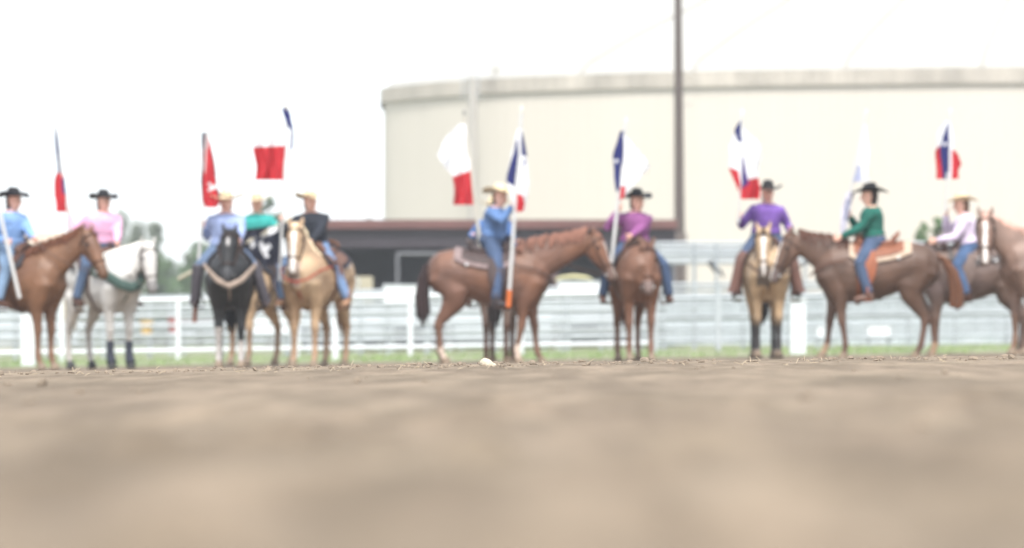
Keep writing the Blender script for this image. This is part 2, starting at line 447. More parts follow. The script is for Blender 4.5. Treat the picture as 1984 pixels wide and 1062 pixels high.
        for s in (-1, 1):
            mb.tube([P + hs_ * s * .10 + hd * .02, P + hd * .2 + hs_ * s * .122 - hn * .02, P + hd * .42 + hs_ * s * .08 - hn * .01, P + hd * .53 + hs_ * s * .07 - hn * .04], .009, 6)
        br = mb.build('bridle', ml, root)
        for s in (-1, 1):
            MB().ball(P + hd * .53 + hs_ * s * .076 - hn * .04, .017, 8, 5).build('bit', mat('silver', (.55, .55, .55), .3, .05, metal=.8), br)
    bitw = [P + hd * .53 + hs_ * s * .076 - hn * .04 for s in (-1, 1)]
    if collar:
        cc, cr, drop = collar
        mb = MB(); pts = []
        for a in np.linspace(-1, 1, 15):
            y = .315 * a; ax = abs(a)
            x = float(np.interp(ax, [0, .3, .6, .85, 1], [.815, .80, .75, .62, .34])); z = float(np.interp(ax, [0, .5, 1], [1.05 - drop, 1.10 - drop * .4, 1.27]))
            pts.append((x + .03, y * float(np.interp(ax, [0, .6, .85, 1], [1, 1, 1.02, 1.0])), z))
        mb.loft(pts, [(cr * .45, cr)] * len(pts), V((0, 0, 1)), 10)
        mb.tube([(.775, 0, 1.05 - drop), (.72, 0, .93), (.55, 0, .82)], .012)
        mb.build('breast_collar', mat('collar_' + key, cc, .85, .15, 12, .3), root)
    if boots:
        for hx, hy in (hooves[0], hooves[2]):
            MB().loft([(hx - .05, hy, .36), (hx - .052, hy, .30), (hx - .05, hy, .2), (hx - .03, hy, .12), (hx, hy, .06)], [.05, .05, .052, .062, .068], V((1, 0, 0)), 12).build('leg_boot', mat('boot_' + key, boots, .8, .1), root)
    HORSES[key] = dict(root=root, loc=loc, yaw=yr, size=size, M=Mi.inverted(), Mi=Mi, d=d, bits=bitw)
    return root

def saddle(key, label, leather, pad, padlabel=None, roll=0.0, fender=None, dx=0.0):
    h = HORSES[key]
    root = thing('saddle', label, 'saddle', h['loc'], h['yaw'], 'western saddles on the horses'); root.scale = (h['size'],) * 3
    lm = mat('leather_' + key, leather, .55, .15, 10, .2); pm = mat('pad_' + key, pad, .9, .22, 14, .2)
    def drape(x0, x1, ph, off, th, mb, z_cut=None):
        nxx, nph = 8, 17
        for t_ in (0, 1):
            pass
        vs = []
        for layer in (off, off + th):
            for i in range(nxx + 1):
                x = x0 + (x1 - x0) * i / nxx; zc, hw, hh = trunk(x)
                corner = 1 - .12 * (abs(i / nxx - .5) * 2) ** 4
                for k in range(nph + 1):
                    a = (k / nph * 2 - 1) * R(ph) * corner
                    vs.append((x + dx, math.sin(a) * (hw + layer), zc + math.cos(a) * (hh + layer)))
        n1 = (nxx + 1) * (nph + 1); fs = []; w_ = nph + 1
        for i in range(nxx):
            for k in range(nph):
                a = i * w_ + k; fs.append((a, a + w_, a + w_ + 1, a + 1)); b = a + n1; fs.append((b, b + 1, b + w_ + 1, b + w_))
        for i in range(nxx):
            for k in (0, nph):
                a = i * w_ + k; fs.append((a, a + w_, a + w_ + n1, a + n1))
        for k in range(nph):
            for i in (0, nxx):
                a = i * w_ + k; fs.append((a, a + 1, a + 1 + n1, a + n1))
        mb.add(vs, fs); return mb
    drape(-.43, .36, 68, .012, .022, MB()).build('saddle_pad', pm, root)
    drape(-.33, .30, 58, .037, .012, MB()).build('skirt', lm, root)
    mb = MB(); mb.loft([(-.24 + dx, 0, 1.49), (-.12 + dx, 0, 1.47), (0 + dx, 0, 1.465), (.10 + dx, 0, 1.49), (.2 + dx, 0, 1.53)], [(.17, .05), (.18, .045), (.17, .045), (.14, .05), (.10, .05)], V((0, 0, 1)), 14)
    mb.build('seat', lm, root, remesh=.012)
    mb = MB(); pts = [(-.21 - .07 * math.cos(a) + dx, .19 * math.sin(a), 1.52 + .085 * math.cos(a)) for a in np.linspace(-1.5, 1.5, 11)]
    mb.loft(pts, [(.02, .03)] * 11, V((0, 0, 1)), 8); mb.build('cantle', lm, root)
    mb = MB(); mb.loft([(.22 + dx, -.16, 1.46), (.23 + dx, -.1, 1.53), (.23 + dx, 0, 1.56), (.23 + dx, .1, 1.53), (.22 + dx, .16, 1.46)], [(.03, .03), (.05, .05), (.05, .05), (.05, .05), (.03, .03)], V((1, 0, 0)), 10)
    mb.build('swell', lm, root)
    MB().loft([(.24 + dx, 0, 1.57), (.25 + dx, 0, 1.62), (.255 + dx, 0, 1.64), (.26 + dx, 0, 1.655)], [.022, .018, .036, .03], V((1, 0, 0)), 10).build('horn', lm, root)
    fm = mat('fender_' + key, fender or leather, .55, .15, 10, .2)
    for s in (-1, 1):
        MB().loft([(.10 + dx, s * .28, 1.38), (.11 + dx, s * .35, 1.22), (.12 + dx, s * .37, 1.05), (.13 + dx, s * .37, .92)], [(.05, .010), (.10, .010), (.075, .010), (.03, .010)], V((0, s, 0)), 8).build('fender', fm, root)
        mb = MB(); c = V((.14 + dx, s * .385, .80))
        mb.tube([c + V((0, -.06, -.05)), c + V((0, -.065, .03)), c + V((0, -.03, .11)), c + V((0, .03, .11)), c + V((0, .065, .03)), c + V((0, .06, -.05)), c + V((0, -.06, -.05))], .012, 7)
        mb.box(c + V((0, 0, -.055)), (.09, .12, .018))
        mb.build('stirrup', fm, root)
        MB().loft([(.24 + dx, s * .315, 1.24), (.24 + dx, s * .325, 1.0), (.24 + dx, s * .22, .78), (.24 + dx, s * .05, .705)], [(.03, .008)] * 4, V((0, s, .01)), 6).build('cinch', lm, root)
        MB().ball((-.26 + dx, s * .31, 1.28), (.022, .008, .022), 8, 5).build('concho', mat('silver', (.55, .55, .55), .3, .05, metal=.8), root)
    return root

# ------------------------------------------------------------------ riders
def limb(a, l1, l2, tgt, pole):
    dv = tgt - a; L = dv.length
    if L > (l1 + l2) * .995: tgt = a + dv * ((l1 + l2) * .995 / L); dv = tgt - a; L = dv.length
    L = max(L, .05); c = max(-1, min(1, (l1 * l1 + L * L - l2 * l2) / (2 * l1 * L))); h = l1 * math.sqrt(1 - c * c)
    n = dv.normalized(); p = (pole - n * pole.dot(n))
    p = p.normalized() if p.length > 1e-4 else V((0, 0, -1))
    return a + n * (l1 * c) + p * h, tgt

def rider(key, label, shirt, jeans, hat, hair, hands, lean=0.05, side=0.0, twist=0.0, look=0.0, wide=1.12, dx=0.0, dy=0.0, dz=0.0, boots=(70, 45, 35), hairlen=0.0,
          skin=(226, 178, 158), chaps=None, rein=1, legs=None, hat_tilt=0.0, belt=(70, 45, 35), name='person', knee_out=.40, hatw=1.0):
    h = HORSES[key]; Mi = h['Mi']
    root = thing('person', label, 'person', h['loc'], h['yaw'], 'riders sitting on the horses'); root.scale = (h['size'],) * 3
    pel = V((-.02 + dx, dy, 1.52 + dz))
    tw = R(twist); lk = R(look) + tw
    up = V((math.sin(lean), side, math.cos(lean))).normalized()
    fw0 = V((math.cos(tw), math.sin(tw), 0)); fw = (fw0 - up * fw0.dot(up)).normalized(); sd = up.cross(fw)   # sd = person's left
    spine = lambda t, f=0: pel + up * t + fw * f
    ST = [(-.09, .13, .12, 0), (-.02, .18, .145, -.01), (.05, .172, .135, -.005), (.13, .15, .118, .005), (.22, .162, .128, .012), (.31, .182, .130, .012), (.36, .180, .115, .005), (.395, .145, .095, 0), (.425, .095, .075, 0), (.45, .066, .06, 0)]
    SKN = mat('skin_%s' % (key), S(*skin, k=.95), .6, .06, 20)
    def torso(mb, g, t0=-1, t1=9):
        st = [s for s in ST if t0 <= s[0] <= t1]
        mb.loft([spine(s[0], s[3]) for s in st], [(s[1] * wide + g, s[2] * (wide * .5 + .5) + g) for s in st], fw, 16)
    # arms
    arms = []
    for s, key_s in ((1, 'L'), (-1, 'R')):
        sh = spine(.350) + sd * (s * .168 * (wide * .5 + .5))
        hh = hands.get(key_s)
        if hh is None: tgt = pel + V((.36, s * .10 - .0, .16)); axis_ = V((.3, .2 * s, 1))
        else:
            tgt = Mi @ W(hh[0], hh[1], h['d'] + hh[2]); 
            axis_ = (Mi.to_3x3() @ (W(hh[3][0], hh[3][1], h['d']) - W(hh[3][2], hh[3][3], h['d']))) if len(hh) > 3 else V((.3, .2 * s, 1))
        axis_ = axis_.normalized()
        ell, hand = limb(sh, .28, .25 + .05, tgt, V((-.35, s * .5, -1)))
        d_ = (hand - ell).normalized(); wr = hand - d_ * .06
        arms.append((s, sh, ell, wr, hand, d_, axis_))
    # legs
    lgs = []
    for s in (1, -1):
        hip = pel + V((0, s * .09, -.03)); ank = V((.13, s * (knee_out + .03), .855 + dz * .5))
        if legs: ank = V((legs[0], s * legs[1], legs[2]))
        kn, an = limb(hip, .42, .40, ank, V((1, s * .75, .35)))
        lgs.append((s, hip, kn, an))
    hl = V((math.cos(lk), math.sin(lk), 0)); hu = (up * .6 + V((0, 0, .4))).normalized(); hl = (hl - hu * hl.dot(hu)).normalized(); hsd = hu.cross(hl)
    hb = spine(.462, .022) + hl * .012
    mb = MB()
    torso(mb, 0)
    mb.loft([spine(.42), spine(.455, .0), hb + hu * .03], [.06, .052, .054], fw, 12)
    HS = [(-.008, .032, .034, .045), (.02, .055, .066, .025), (.06, .071, .088, .01), (.11, .078, .099, .0), (.16, .079, .101, -.005), (.2, .066, .088, -.01), (.235, .03, .045, -.01)]
    mb.loft([hb + hu * a + hl * f for a, _, _, f in HS], [(b, c) for _, b, c, _ in HS], hl, 16)
    nb = hb + hu * .085 + hl * .09
    mb.loft([nb + hu * .04, nb + hu * .01 + hl * .014, nb - hu * .008 + hl * .022, nb - hu * .018 + hl * .004], [.008, .012, .016, .012], hl, 8)   # nose
    for s in (1, -1): mb.ball(hb + hu * .10 + hsd * s * .074 - hl * .01, (.012, .012, .028), 8, 6)   # ears
    for s, sh, el, wr, hand, d_, ax in arms:
        mb.loft([sh - sd * s * .03, sh, sh.lerp(el, .5), el, el.lerp(wr, .4), wr], [.05, .052, .043, .037, .036, .027], V((0, .1, 1)), 10)
        # hand: palm beside the held pole, four fingers wrapping it, thumb from the other side
        ax2 = (ax - d_ * ax.dot(d_)).normalized() if (ax - d_ * ax.dot(d_)).length > .1 else V((0, 0, 1))
        pc = hand
        mb.loft([wr, wr + d_ * .03, pc - d_ * .012], [(.024, .02), (.040, .019), (.042, .017)], d_.cross(ax2), 10)
        sidev = d_.cross(ax2).normalized() * s
        rr = .024
        for i, off in enumerate((.031, .0105, -.0105, -.030)):
            ln = (1.0, 1.12, 1.04, .85)[i]; base = pc + ax2 * off + d_ * (-.012) - sidev * .012
            ctr = pc + ax2 * off * .95 + d_ * .018
            pts = [base]
            for q in range(1, 6):
                a = math.pi + .55 - q * .78 * ln
                pts.append(ctr + d_ * math.cos(a) * rr * 1.15 - sidev * math.sin(a) * rr * (-1) * -1)
            mb.tube(pts, [.010, .0098, .0092, .0088, .0082, .0066], 8)
        th = pc + ax2 * .022 - d_ * .03 + sidev * .012
        mb.tube([th, th + sidev * .018 + d_ * .02 + ax2 * .012, th + sidev * .02 + d_ * .045 + ax2 * .014, th + sidev * .008 + d_ * .062 + ax2 * .010], [.013, .0115, .0105, .008], 8)
    for s, hip, kn, an in lgs:
        mb.loft([hip - V((0, s * .04, -.03)), hip, hip.lerp(kn, .5), kn, kn.lerp(an, .35), an, an + V((0, 0, -.05))], [.09, .092, .078, .057, .056, .038, .035], V((1, 0, 0)), 12)
        mb.loft([an + V((-.05, 0, -.045)), an + V((.02, 0, -.05)), an + V((.11, s * .01, -.06)), an + V((.16, s * .015, -.065))], [.032, .036, .034, .018], V((0, 0, 1)), 8)
    mb.build('body', SKN, root, remesh=.0085, smoothit=2)
    # face: eyes and mouth
    for s in (1, -1): MB().ball(hb + hu * .115 + hsd * s * .032 + hl * .088, .0095, 8, 6).build('eye', mat('eye', (.04, .03, .025), .2), root)
    MB().loft([hb + hu * .040 + hsd * a * .024 + hl * (.091 - .006 * a * a) for a in (-1, -.5, 0, .5, 1)], [.002, .005, .006, .005, .002], hu, 6).build('mouth', mat('lips', S(185, 105, 100), .5), root)
    # shirt
    sm = mat('shirt_' + key, shirt, .85, .20, 6, 1.0, bscale=11)
    mb = MB(); torso(mb, .016, .0, .44)
    mb.loft([spine(.40), spine(.44), spine(.468)], [(.11, .088), (.072, .07), (.066, .064)], fw, 12)
    for s, sh, el, wr, hand, d_, ax in arms:
        mb.loft([sh - sd * s * .05 - up * .01, sh, sh.lerp(el, .3), sh.lerp(el, .7), el, el.lerp(wr, .35), el.lerp(wr, .8), wr - d_ * .005], [.062, .068, .068, .064, .061, .058, .047, .037], V((0, .1, 1)), 12)
    mb.build('shirt', sm, root, remesh=.012, smoothit=2)
    # jeans
    jm = mat('jeans_' + key, jeans, .9, .26, 6, .7)
    mb = MB(); torso(mb, .010, -.1, .06)
    mb.loft([spine(.04), spine(.075)], [(.162 * wide, .125), (.155 * wide, .12)], fw, 14)
    for s, hip, kn, an in lgs:
        mb.loft([hip - V((0, s * .05, -.03)), hip, hip.lerp(kn, .5), kn, kn.lerp(an, .35), kn.lerp(an, .75), an + V((0, 0, .01))], [.105 * wide, .108 * wide, .09 * wide, .072, .070, .064, .068], V((1, 0, 0)), 12)
    mb.build('jeans', jm, root, remesh=.014, smoothit=2)
    mb = MB(); mb.loft([spine(.058), spine(.085)], [(.163 * wide, .128), (.160 * wide, .126)], fw, 16)
    b = mb.build('belt', mat('belt_' + key, S(*belt), .5), root)
    MB().ball(spine(.072, .13), (.02, .028, .02), 8, 6).build('buckle', mat('silver', (.55, .55, .55), .3, .05, metal=.8), b)
    if chaps:
        for s, hip, kn, an in lgs:
            mb = MB()
            mb.loft([hip.lerp(kn, .55), kn, kn.lerp(an, .5), an, an + V((-.01, s * .02, -.05))], ([.088, .082, .078, .086, .10] if key != 'black' else [.084, .078, .07, .068, .07]), V((1, 0, 0)), 12)
            mb.build('chap', mat('chaps_' + key, S(*chaps), .6, .2), root)
    for s, hip, kn, an in lgs:
        mb = MB(); mb.loft([an + V((0, 0, .08)), an, an + V((-.01, 0, -.05))], [.056, .05, .048], V((1, 0, 0)), 12)
        mb.loft([an + V((-.06, 0, -.05)), an + V((.02, 0, -.045)), an + V((.12, s * .01, -.062)), an + V((.19, s * .02, -.072))], [(.036, .036), (.042, .045), (.045, .034), (.022, .02)], V((0, 0, 1)), 10)
        mb.box(an + V((-.045, 0, -.085)), (.04, .05, .035))
        mb.build('boot', mat('bootleather_' + key, S(*boots), .5, .15), root, remesh=.009, smoothit=2)
    # hair
    mb = MB(); hm = mat('hair_' + key, S(*hair), .6, .25, 25, .5, stretch=(4, 4, 1))
    mb.loft([hb + hu * .22 - hl * .01, hb + hu * .17 - hl * .022, hb + hu * .10 - hl * .035, hb + hu * .03 - hl * .045, hb - hu * .03 - hl * .05], [(.05, .06), (.079, .09), (.08, .082), (.07, .06), (.045, .035)], hl, 12)
    if hairlen: mb.loft([hb + hu * .05 - hl * .05, hb - hu * .08 - hl * .085 + hsd * .02, hb - hu * hairlen * .6 - hl * .12 + hsd * .03, hb - hu * hairlen - hl * .125 + hsd * .03], [(.065, .045), (.075, .042), (.055, .035), (.015, .012)], hl, 10)
    mb.build('hair', hm, root, remesh=.011, smoothit=2)
    # hat
    htm = mat('hat_' + ('dark' if sum(hat) < 300 else 'straw_%d' % hat[0]), S(*hat), .85, .06, 30, .15)
    c0 = hb + hu * .165 - hl * .008
    hl2 = (hl + hu * hat_tilt).normalized(); hu2 = hl2.cross(hsd) * -1
    if hu2.dot(hu) < 0: hu2 = -hu2
    def brim(t, r):   # t angle from front
        a = (.175 + .01 * math.cos(2 * t)) * hatw * 1.2; b_ = .150 * hatw * 1.28; base_a, base_b = .098, .080
        ra = base_a + (a - base_a) * r; rb = base_b + (b_ - base_b) * r
        z = .055 * r * r * math.sin(t) ** 2 - .022 * r * r * math.cos(t) ** 2
        return c0 + hl2 * (ra * math.cos(t)) + hsd * (rb * math.sin(t)) + hu2 * z
    mb = MB(); n = 28; vs = []; fs = []
    for lay in (0, .007):
        for r in (0, .35, .7, 1.0):
            for k in range(n): vs.append(brim(2 * math.pi * k / n, r) + hu2 * lay)
    for lay in (0, 4 * n):
        for i in range(3):
            for k in range(n): fs.append((lay + i * n + k, lay + i * n + (k + 1) % n, lay + (i + 1) * n + (k + 1) % n, lay + (i + 1) * n + k))
    for k in range(n): fs.append((3 * n + k, 3 * n + (k + 1) % n, 7 * n + (k + 1) % n, 7 * n + k))
    mb.add(vs, fs)
    cr = [(0, .099, .081, 0), (.04, .095, .078, 0), (.08, .088, .068, .002), (.105, .080, .056, .004), (.118, .066, .042, .002), (.112, .045, .022, -.004)]
    for i in range(len(cr) - 1): pass
    vs = []; fs = []
    for a, ra, rb, f in cr:
        for k in range(n):
            t = 2 * math.pi * k / n; pinch = 1 - (.22 * (a / .118)) * max(0, math.cos(t)) ** 2 * abs(math.sin(t)) * 2
            vs.append(c0 + hl2 * (ra * math.cos(t) + f) + hsd * (rb * math.sin(t) * pinch) + hu2 * (a - (.018 * max(0, math.cos(t)) * a / .118)))
    vs.append(c0 + hu2 * .098)
    for i in range(len(cr) - 1):
        for k in range(n): fs.append((i * n + k, i * n + (k + 1) % n, (i + 1) * n + (k + 1) % n, (i + 1) * n + k))
    for k in range(n): fs.append(((len(cr) - 1) * n + k, (len(cr) - 1) * n + (k + 1) % n, len(vs) - 1))
    mb.add(vs, fs)
    ho = mb.build('hat', htm, root)
    mb = MB(); pts = [c0 + hl2 * .1 * math.cos(t) + hsd * .082 * math.sin(t) + hu2 * .018 for t in np.linspace(0, 2 * math.pi, 21)]
    mb.loft(pts, [(.004, .010)] * 21, hu2, 6); mb.build('hat_band', mat('hatband', S(60, 50, 45), .7), ho)
    # reins from the bit to the rein hand
    if rein is not None:
        a = arms[0] if rein == 1 else arms[1]; hpos = a[4]
        mb = MB()
        for k, bpos in enumerate(h['bits']):
            sgn = -1 if k == 0 else 1
            mid = bpos.lerp(hpos, .5) + V((0, 0, -.12)); mid.y += .10 * (1 if bpos.y > 0 else -1) * 0 + (.17 * sgn * -1)
            pts = bez(bpos, bpos.lerp(mid, .6), mid.lerp(hpos, .35), hpos, 10)
            mb.tube(pts, .006, 6)
        mb.build('reins', mat('reins_' + key, S(70, 52, 44), .6), h['root'])
    return root

# ------------------------------------------------------------------ flags
WHITE, RED, NAVY = S(250, 250, 252, .85), S(214, 52, 62, .75), S(52, 58, 132, .6)
def inpoly(x, y, poly):
    c = False; n = len(poly)
    for i in range(n):
        x1, y1 = poly[i]; x2, y2 = poly[(i + 1) % n]
        if (y1 > y) != (y2 > y) and x < (x2 - x1) * (y - y1) / (y2 - y1) + x1: c = not c
    return c

def star(cx, cy, r, rot=0):
    return [(cx + (r if k % 2 == 0 else r * .4) * math.sin(k * math.pi / 5 + rot), cy - (r if k % 2 == 0 else r * .4) * math.cos(k * math.pi / 5 + rot)) for k in range(10)]

def flag(label, d, p0, p1, sheets, pole_r=.016, tip=None, finial=(245, 240, 225), pole_col=(240, 240, 238), dd=0.0, lean=0.0, capdark=None):
    a, b = W(p0[0], p0[1], d + lean), W(p1[0], p1[1], d)
    root = thing('flag', label, 'flag', b, 0, 'flags carried by the riders')
    pm = mat('pole_%d' % pole_col[0], S(*pole_col, k=.58), .45, .04)
    A, B = a - b, V((0, 0, 0))
    MB().tube([B, B.lerp(A, .5), A], pole_r, 10).build('pole', pm, root)
    ax = (A - B).normalized()
    mb = MB(); mb.loft([A - ax * .02, A + ax * .02, A + ax * .055, A + ax * .09], [.018, .024, .02, .003], V((1, 0, 0)), 10)
    mb.build('finial', mat('finial_%d' % finial[0], S(*finial, k=.7), .4), root)
    if tip:
        MB().tube([B - ax * .02, B + ax * .1, B + ax * .2], pole_r + .009, 10).build('pole_boot', mat('tip_%d' % tip[0], S(*tip, k=.7), .6), root)
    if sheets:
        mb = MB(); cols = []
        for si, (rows, default, polys) in enumerate(sheets):
            ny, nxx = 120, 54; yv = np.linspace(rows[0][0], rows[-1][0], ny)
            ys_ = [r[0] for r in rows]; ph = (rows[0][0] * 7) % 5 + si
            vs = []; fs = []
            for j, y in enumerate(yv):
                xl = float(np.interp(y, ys_, [r[1] for r in rows])); xr = float(np.interp(y, ys_, [r[2] for r in rows])); wd = (xr - xl)
                # distance from the pole decides how far the cloth may billow
                tpy = (y - p0[1]) / max(1, (p1[1] - p0[1])); xp = p0[0] + (p1[0] - p0[0]) * tpy
                for i in range(nxx):
                    x = xl + wd * i / (nxx - 1); e = abs(x - xp) / 45.0
                    fold = math.sin(x * .23 + y * .045 + ph) * .05 * min(1, e * 1.5 + .15) + math.sin(x * .61 - y * .03 + ph * 2) * .022 * min(1, e + .2)
                    xw = x + 2.2 * math.sin(y * .09 + ph) * min(1, e)
                    dq = d + dd + lean * (1 - max(0, min(1, tpy))) + fold - .02
                    vs.append(W(xw, y, dq) - b)
                    c = default
                    for pl, cc in polys:
                        if inpoly(x, y, pl): c = cc
                    cols.append(c)
            for j in range(ny - 1):
                for i in range(nxx - 1):
                    q = j * nxx + i; fs.append((q, q + 1, q + nxx + 1, q + nxx))
            mb.add(vs, fs)
        fm = _mats.get('flagcloth')
        if fm is None:
            fm = mat('flagcloth', None, .8, .05, 8, .1, attr=True)
            t = fm.node_tree; p = t.nodes['Principled BSDF']; out = t.nodes['Material Output']
            tr = t.nodes.new('ShaderNodeBsdfTranslucent'); ad = t.nodes.new('ShaderNodeMixShader'); ad.inputs[0].default_value = .3
            t.links.new(p.inputs['Base Color'].links[0].from_socket, tr.inputs[0])
            t.links.new(p.outputs[0], ad.inputs[1]); t.links.new(tr.outputs[0], ad.inputs[2]); t.links.new(ad.outputs[0], out.inputs[0])
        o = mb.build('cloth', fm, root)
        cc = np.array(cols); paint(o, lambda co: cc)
    return root

# coats
SOR = (.160, .070, .038); CHE = (.175, .082, .040); PAL = (.41, .285, .175); BUC = (.40, .275, .165); LIV = (.088, .046, .029)
GRY = (.58, .56, .53); BLK = (.007, .007, .008)
H = horse
H('chestnut', 'copper chestnut horse cut off by the left edge, seen from its right front', 20, 43.6, -28, (170, 452, -.45), -38, 62, CHE, points=(.16, .085, .05), mane=(98, 60, 42), tail=(98, 60, 42), scale2=(.12, .055, .03), foot_y=717)
H('white', 'white grey horse with green breast collar and dark leg boots', 196, 46.0, -56, (287, 478, -.62), -64, 74, GRY, points=(.42,.39,.36), mane=(235, 232, 225), tail=(225, 215, 190), muzzle=(.16, .15, .15),
  collar=(S(84, 110, 102, .6), .066, .0), boots=S(62, 66, 80, .6), scale2=(.42, .40, .375), foot_y=713, feet=(0, 0, .05, -.05))
H('black', 'black horse facing the camera with a pale fleece breast collar', 446, 43.4, -86, (445, 452, -.62), -95, 70, BLK, points=BLK, mane=(35, 34, 38), tail=(38, 36, 40), muzzle=(.05, .05, .055), collar=(S(190, 170, 155, .6), .035, .04),
  socks=[(0, .34, (.34, .31, .29)), (2, .34, (.34, .31, .29)), (1, .5, (.34, .31, .29)), (3, .5, (.34, .31, .29))], scale2=(.016, .015, .016), foot_y=713)
H('buckskin_rear', 'pale tan horse mostly hidden behind the black horse', 506, 48.2, -118, (460, 500, -.55), -120, 60, PAL, points=(.24,.15,.095), mane=(190, 160, 120), foot_y=706)
H('palomino', 'golden palomino horse facing the camera with a white blaze', 618, 44.2, -107, (573, 440, -.60), -97, 72, PAL, points=(.31,.20,.125), mane=(230, 212, 180), tail=(150, 120, 95), blaze=.036, muzzle=(.30, .24, .21), collar=(S(190, 90, 70, .6), .014, -.02), scale2=(.30, .19, .11), foot_y=712)
H('sorrel_side', 'reddish brown horse standing side on in the middle, facing right', 948, 45.0, -6, (1150, 458, -.15), -12, 66, SOR, points=(.14, .075, .05), mane=(150, 108, 92), tail=(52, 38, 38), blaze=.034, muzzle=(.15, .10, .085), collar=(S(95, 72, 64, .7), .014, .0),
  feet=(.10, -.18, -.04, .03), socks=[(1, .25, (.50, .40, .33)), (3, .22, (.50, .40, .33))], scale2=(.13, .066, .046), foot_y=706, hair_up=.03, tail_len=.48)
H('sorrel_away', 'brown horse facing away, hidden behind the side-on middle horse except legs and dark tail', 968, 47.6, 86, (966, 472, .70), 88, 60, LIV, points=(.095,.05,.038), mane=(60, 42, 38), tail=(45, 38, 38), foot_y=702, bridle=None)
H('sorrel_front', 'reddish brown horse with dark forelock facing the camera beside the utility pole', 1229, 45.2, -84, (1254, 478, -.62), -88, 74, SOR, points=(.14,.07,.045), mane=(80, 50, 40), tail=(90, 60, 45), muzzle=(.16, .12, .11), foot_y=699, scale2=(.125,.06,.037), feet=(.04, -.02, 0, 0))
H('buckskin', 'buckskin horse with black lower legs facing the camera', 1484, 46.0, -91, (1479, 449, -.62), -93, 74, BUC, points=(.03, .026, .026), mane=(70, 52, 42), tail=(50, 42, 40), blaze=.030, muzzle=(.09, .08, .08), foot_y=692, collar=(S(110, 85, 72, .6), .016, -.02))
H('liver', 'dark liver chestnut horse with a ginger tail, side on and facing left', 1698, 44.4, 178, (1534, 458, .02), 183, 68, LIV, points=(.11,.058,.04), mane=(95, 62, 50), tail=(104, 68, 48), tail_out=.14, blaze=.042, muzzle=(.12, .09, .085), feet=(-.15, .12, .10, -.14), scale2=(.112,.062,.042), foot_y=696, tail_len=.62, socks=[(1, .2, (.30, .20, .13)), (3, .22, (.33, .22, .14))], collar=(S(120, 85, 70, .6), .014, .0))
H('roan_rear', 'dusky brown horse behind the ginger-tailed horse, facing left', 1888, 46.6, 177, (1745, 500, .1), 180, 60, (.135, .084, .062), points=(.095,.057,.042), mane=(80, 58, 50), tail=(70, 50, 45), foot_y=692, scale2=(.10,.07,.064))
H('roan', 'strawberry roan horse with a white blaze at the right edge', 2046, 43.4, -152, (1909, 420, -.45), -98, 72, (.225, .145, .112), points=(.17,.095,.06), mane=(205, 165, 150), tail=(110, 70, 50), blaze=.030, muzzle=(.20, .15, .13), scale2=(.155,.09,.065), foot_y=688)

saddle('chestnut', 'dark brown saddle with black pad on the horse at the left edge', S(95, 65, 52, .7), S(70, 68, 74, .6))
saddle('white', 'brown saddle with dark pad on the white horse', S(110, 75, 60, .6), S(75, 62, 60, .5))
saddle('black', 'dark saddle on the black horse', S(60, 52, 52, .7), S(62, 60, 66, .6))
saddle('buckskin_rear', 'dark saddle on the pale horse hidden behind the black horse', S(70, 55, 50, .7), S(60, 60, 70, .6))
saddle('palomino', 'brown saddle with dark pad on the palomino horse', S(115, 78, 60, .7), S(60, 56, 66, .6))
saddle('sorrel_side', 'dark saddle with silver conchos and pale edged pad on the side-on middle horse', S(78, 62, 60, .7), S(160, 140, 138, .6))
saddle('sorrel_away', 'dark saddle on the hidden horse that faces away', S(80, 62, 56, .7), S(90, 80, 80, .6))
saddle('sorrel_front', 'brown saddle on the horse beside the utility pole', S(100, 72, 60, .7), S(80, 70, 70, .6))
saddle('buckskin', 'brown saddle on the buckskin horse', S(100, 72, 60, .7), S(90, 74, 66, .6))
saddle('liver', 'tan leather saddle with long fender and cream patterned pad on the ginger-tailed horse', S(156, 98, 72, .62), S(214, 190, 168, .62), fender=S(168, 98, 66, .62))
saddle('roan_rear', 'dusty grey brown saddle on the horse behind the ginger tail', S(120, 100, 92, .65), S(105, 98, 96, .6))

# riders: hand = (px, py, depth offset, (pole top x, y, pole bottom x, y))
BLH = (34, 34, 38); STR = (214, 196, 162)
rider('chestnut', 'rider in a light blue shirt and black hat at the left edge', S(140, 178, 232, .72), S(140, 168, 200, .6), BLH, (75, 52, 45),
      {'R': (17, 470, -.42, (-30, 250, 38, 575)), 'L': (72, 472, -.42)}, twist=-18, look=20, hairlen=.16, dx=.02, rein=1, dz=0.03)
rider('white', 'rider in a pink shirt and black hat on the white horse', S(238, 182, 214, .74), S(92, 112, 142, .6), BLH, (60, 42, 38),
      {'R': (133, 407, -.1, (105, 228, 152, 545)), 'L': (226, 478, -.45)}, twist=-10, look=25, wide=1.38, dx=.04, dz=0.1, rein=1)
rider('black', 'rider in a periwinkle shirt and cream hat on the black horse', S(168, 184, 226, .7), S(112, 132, 162, .6), STR, (70, 50, 45),
      {'R': (392, 432, -.12, (403, 252, 378, 605)), 'L': (462, 470, -.5)}, twist=4, look=-12, wide=1.15, dy=-.05, hatw=1.2, boots=(50, 40, 40), chaps=(66, 62, 68), rein=1, dz=-0.02)
rider('buckskin_rear', 'rider in a turquoise shirt and cream hat between two other riders', S(66, 190, 182, .62), S(80, 100, 140, .6), STR, (80, 58, 45),
      {'R': (468, 450, -.3), 'L': (520, 446, -.25)}, twist=20, look=10, dx=.0, dy=-.06, dz=0.14, hatw=1.15)
rider('palomino', 'rider in a black shirt and cream hat on the palomino horse', S(44, 48, 58, .7), S(128, 156, 196, .6), STR, (60, 42, 38),
      {'R': (546, 425, -.3, (556, 208, 542, 545)), 'L': (594, 478, -.45)}, twist=14, look=30, dx=.0, dy=-.09, boots=(150, 115, 90), side=-.05, dz=0.02)
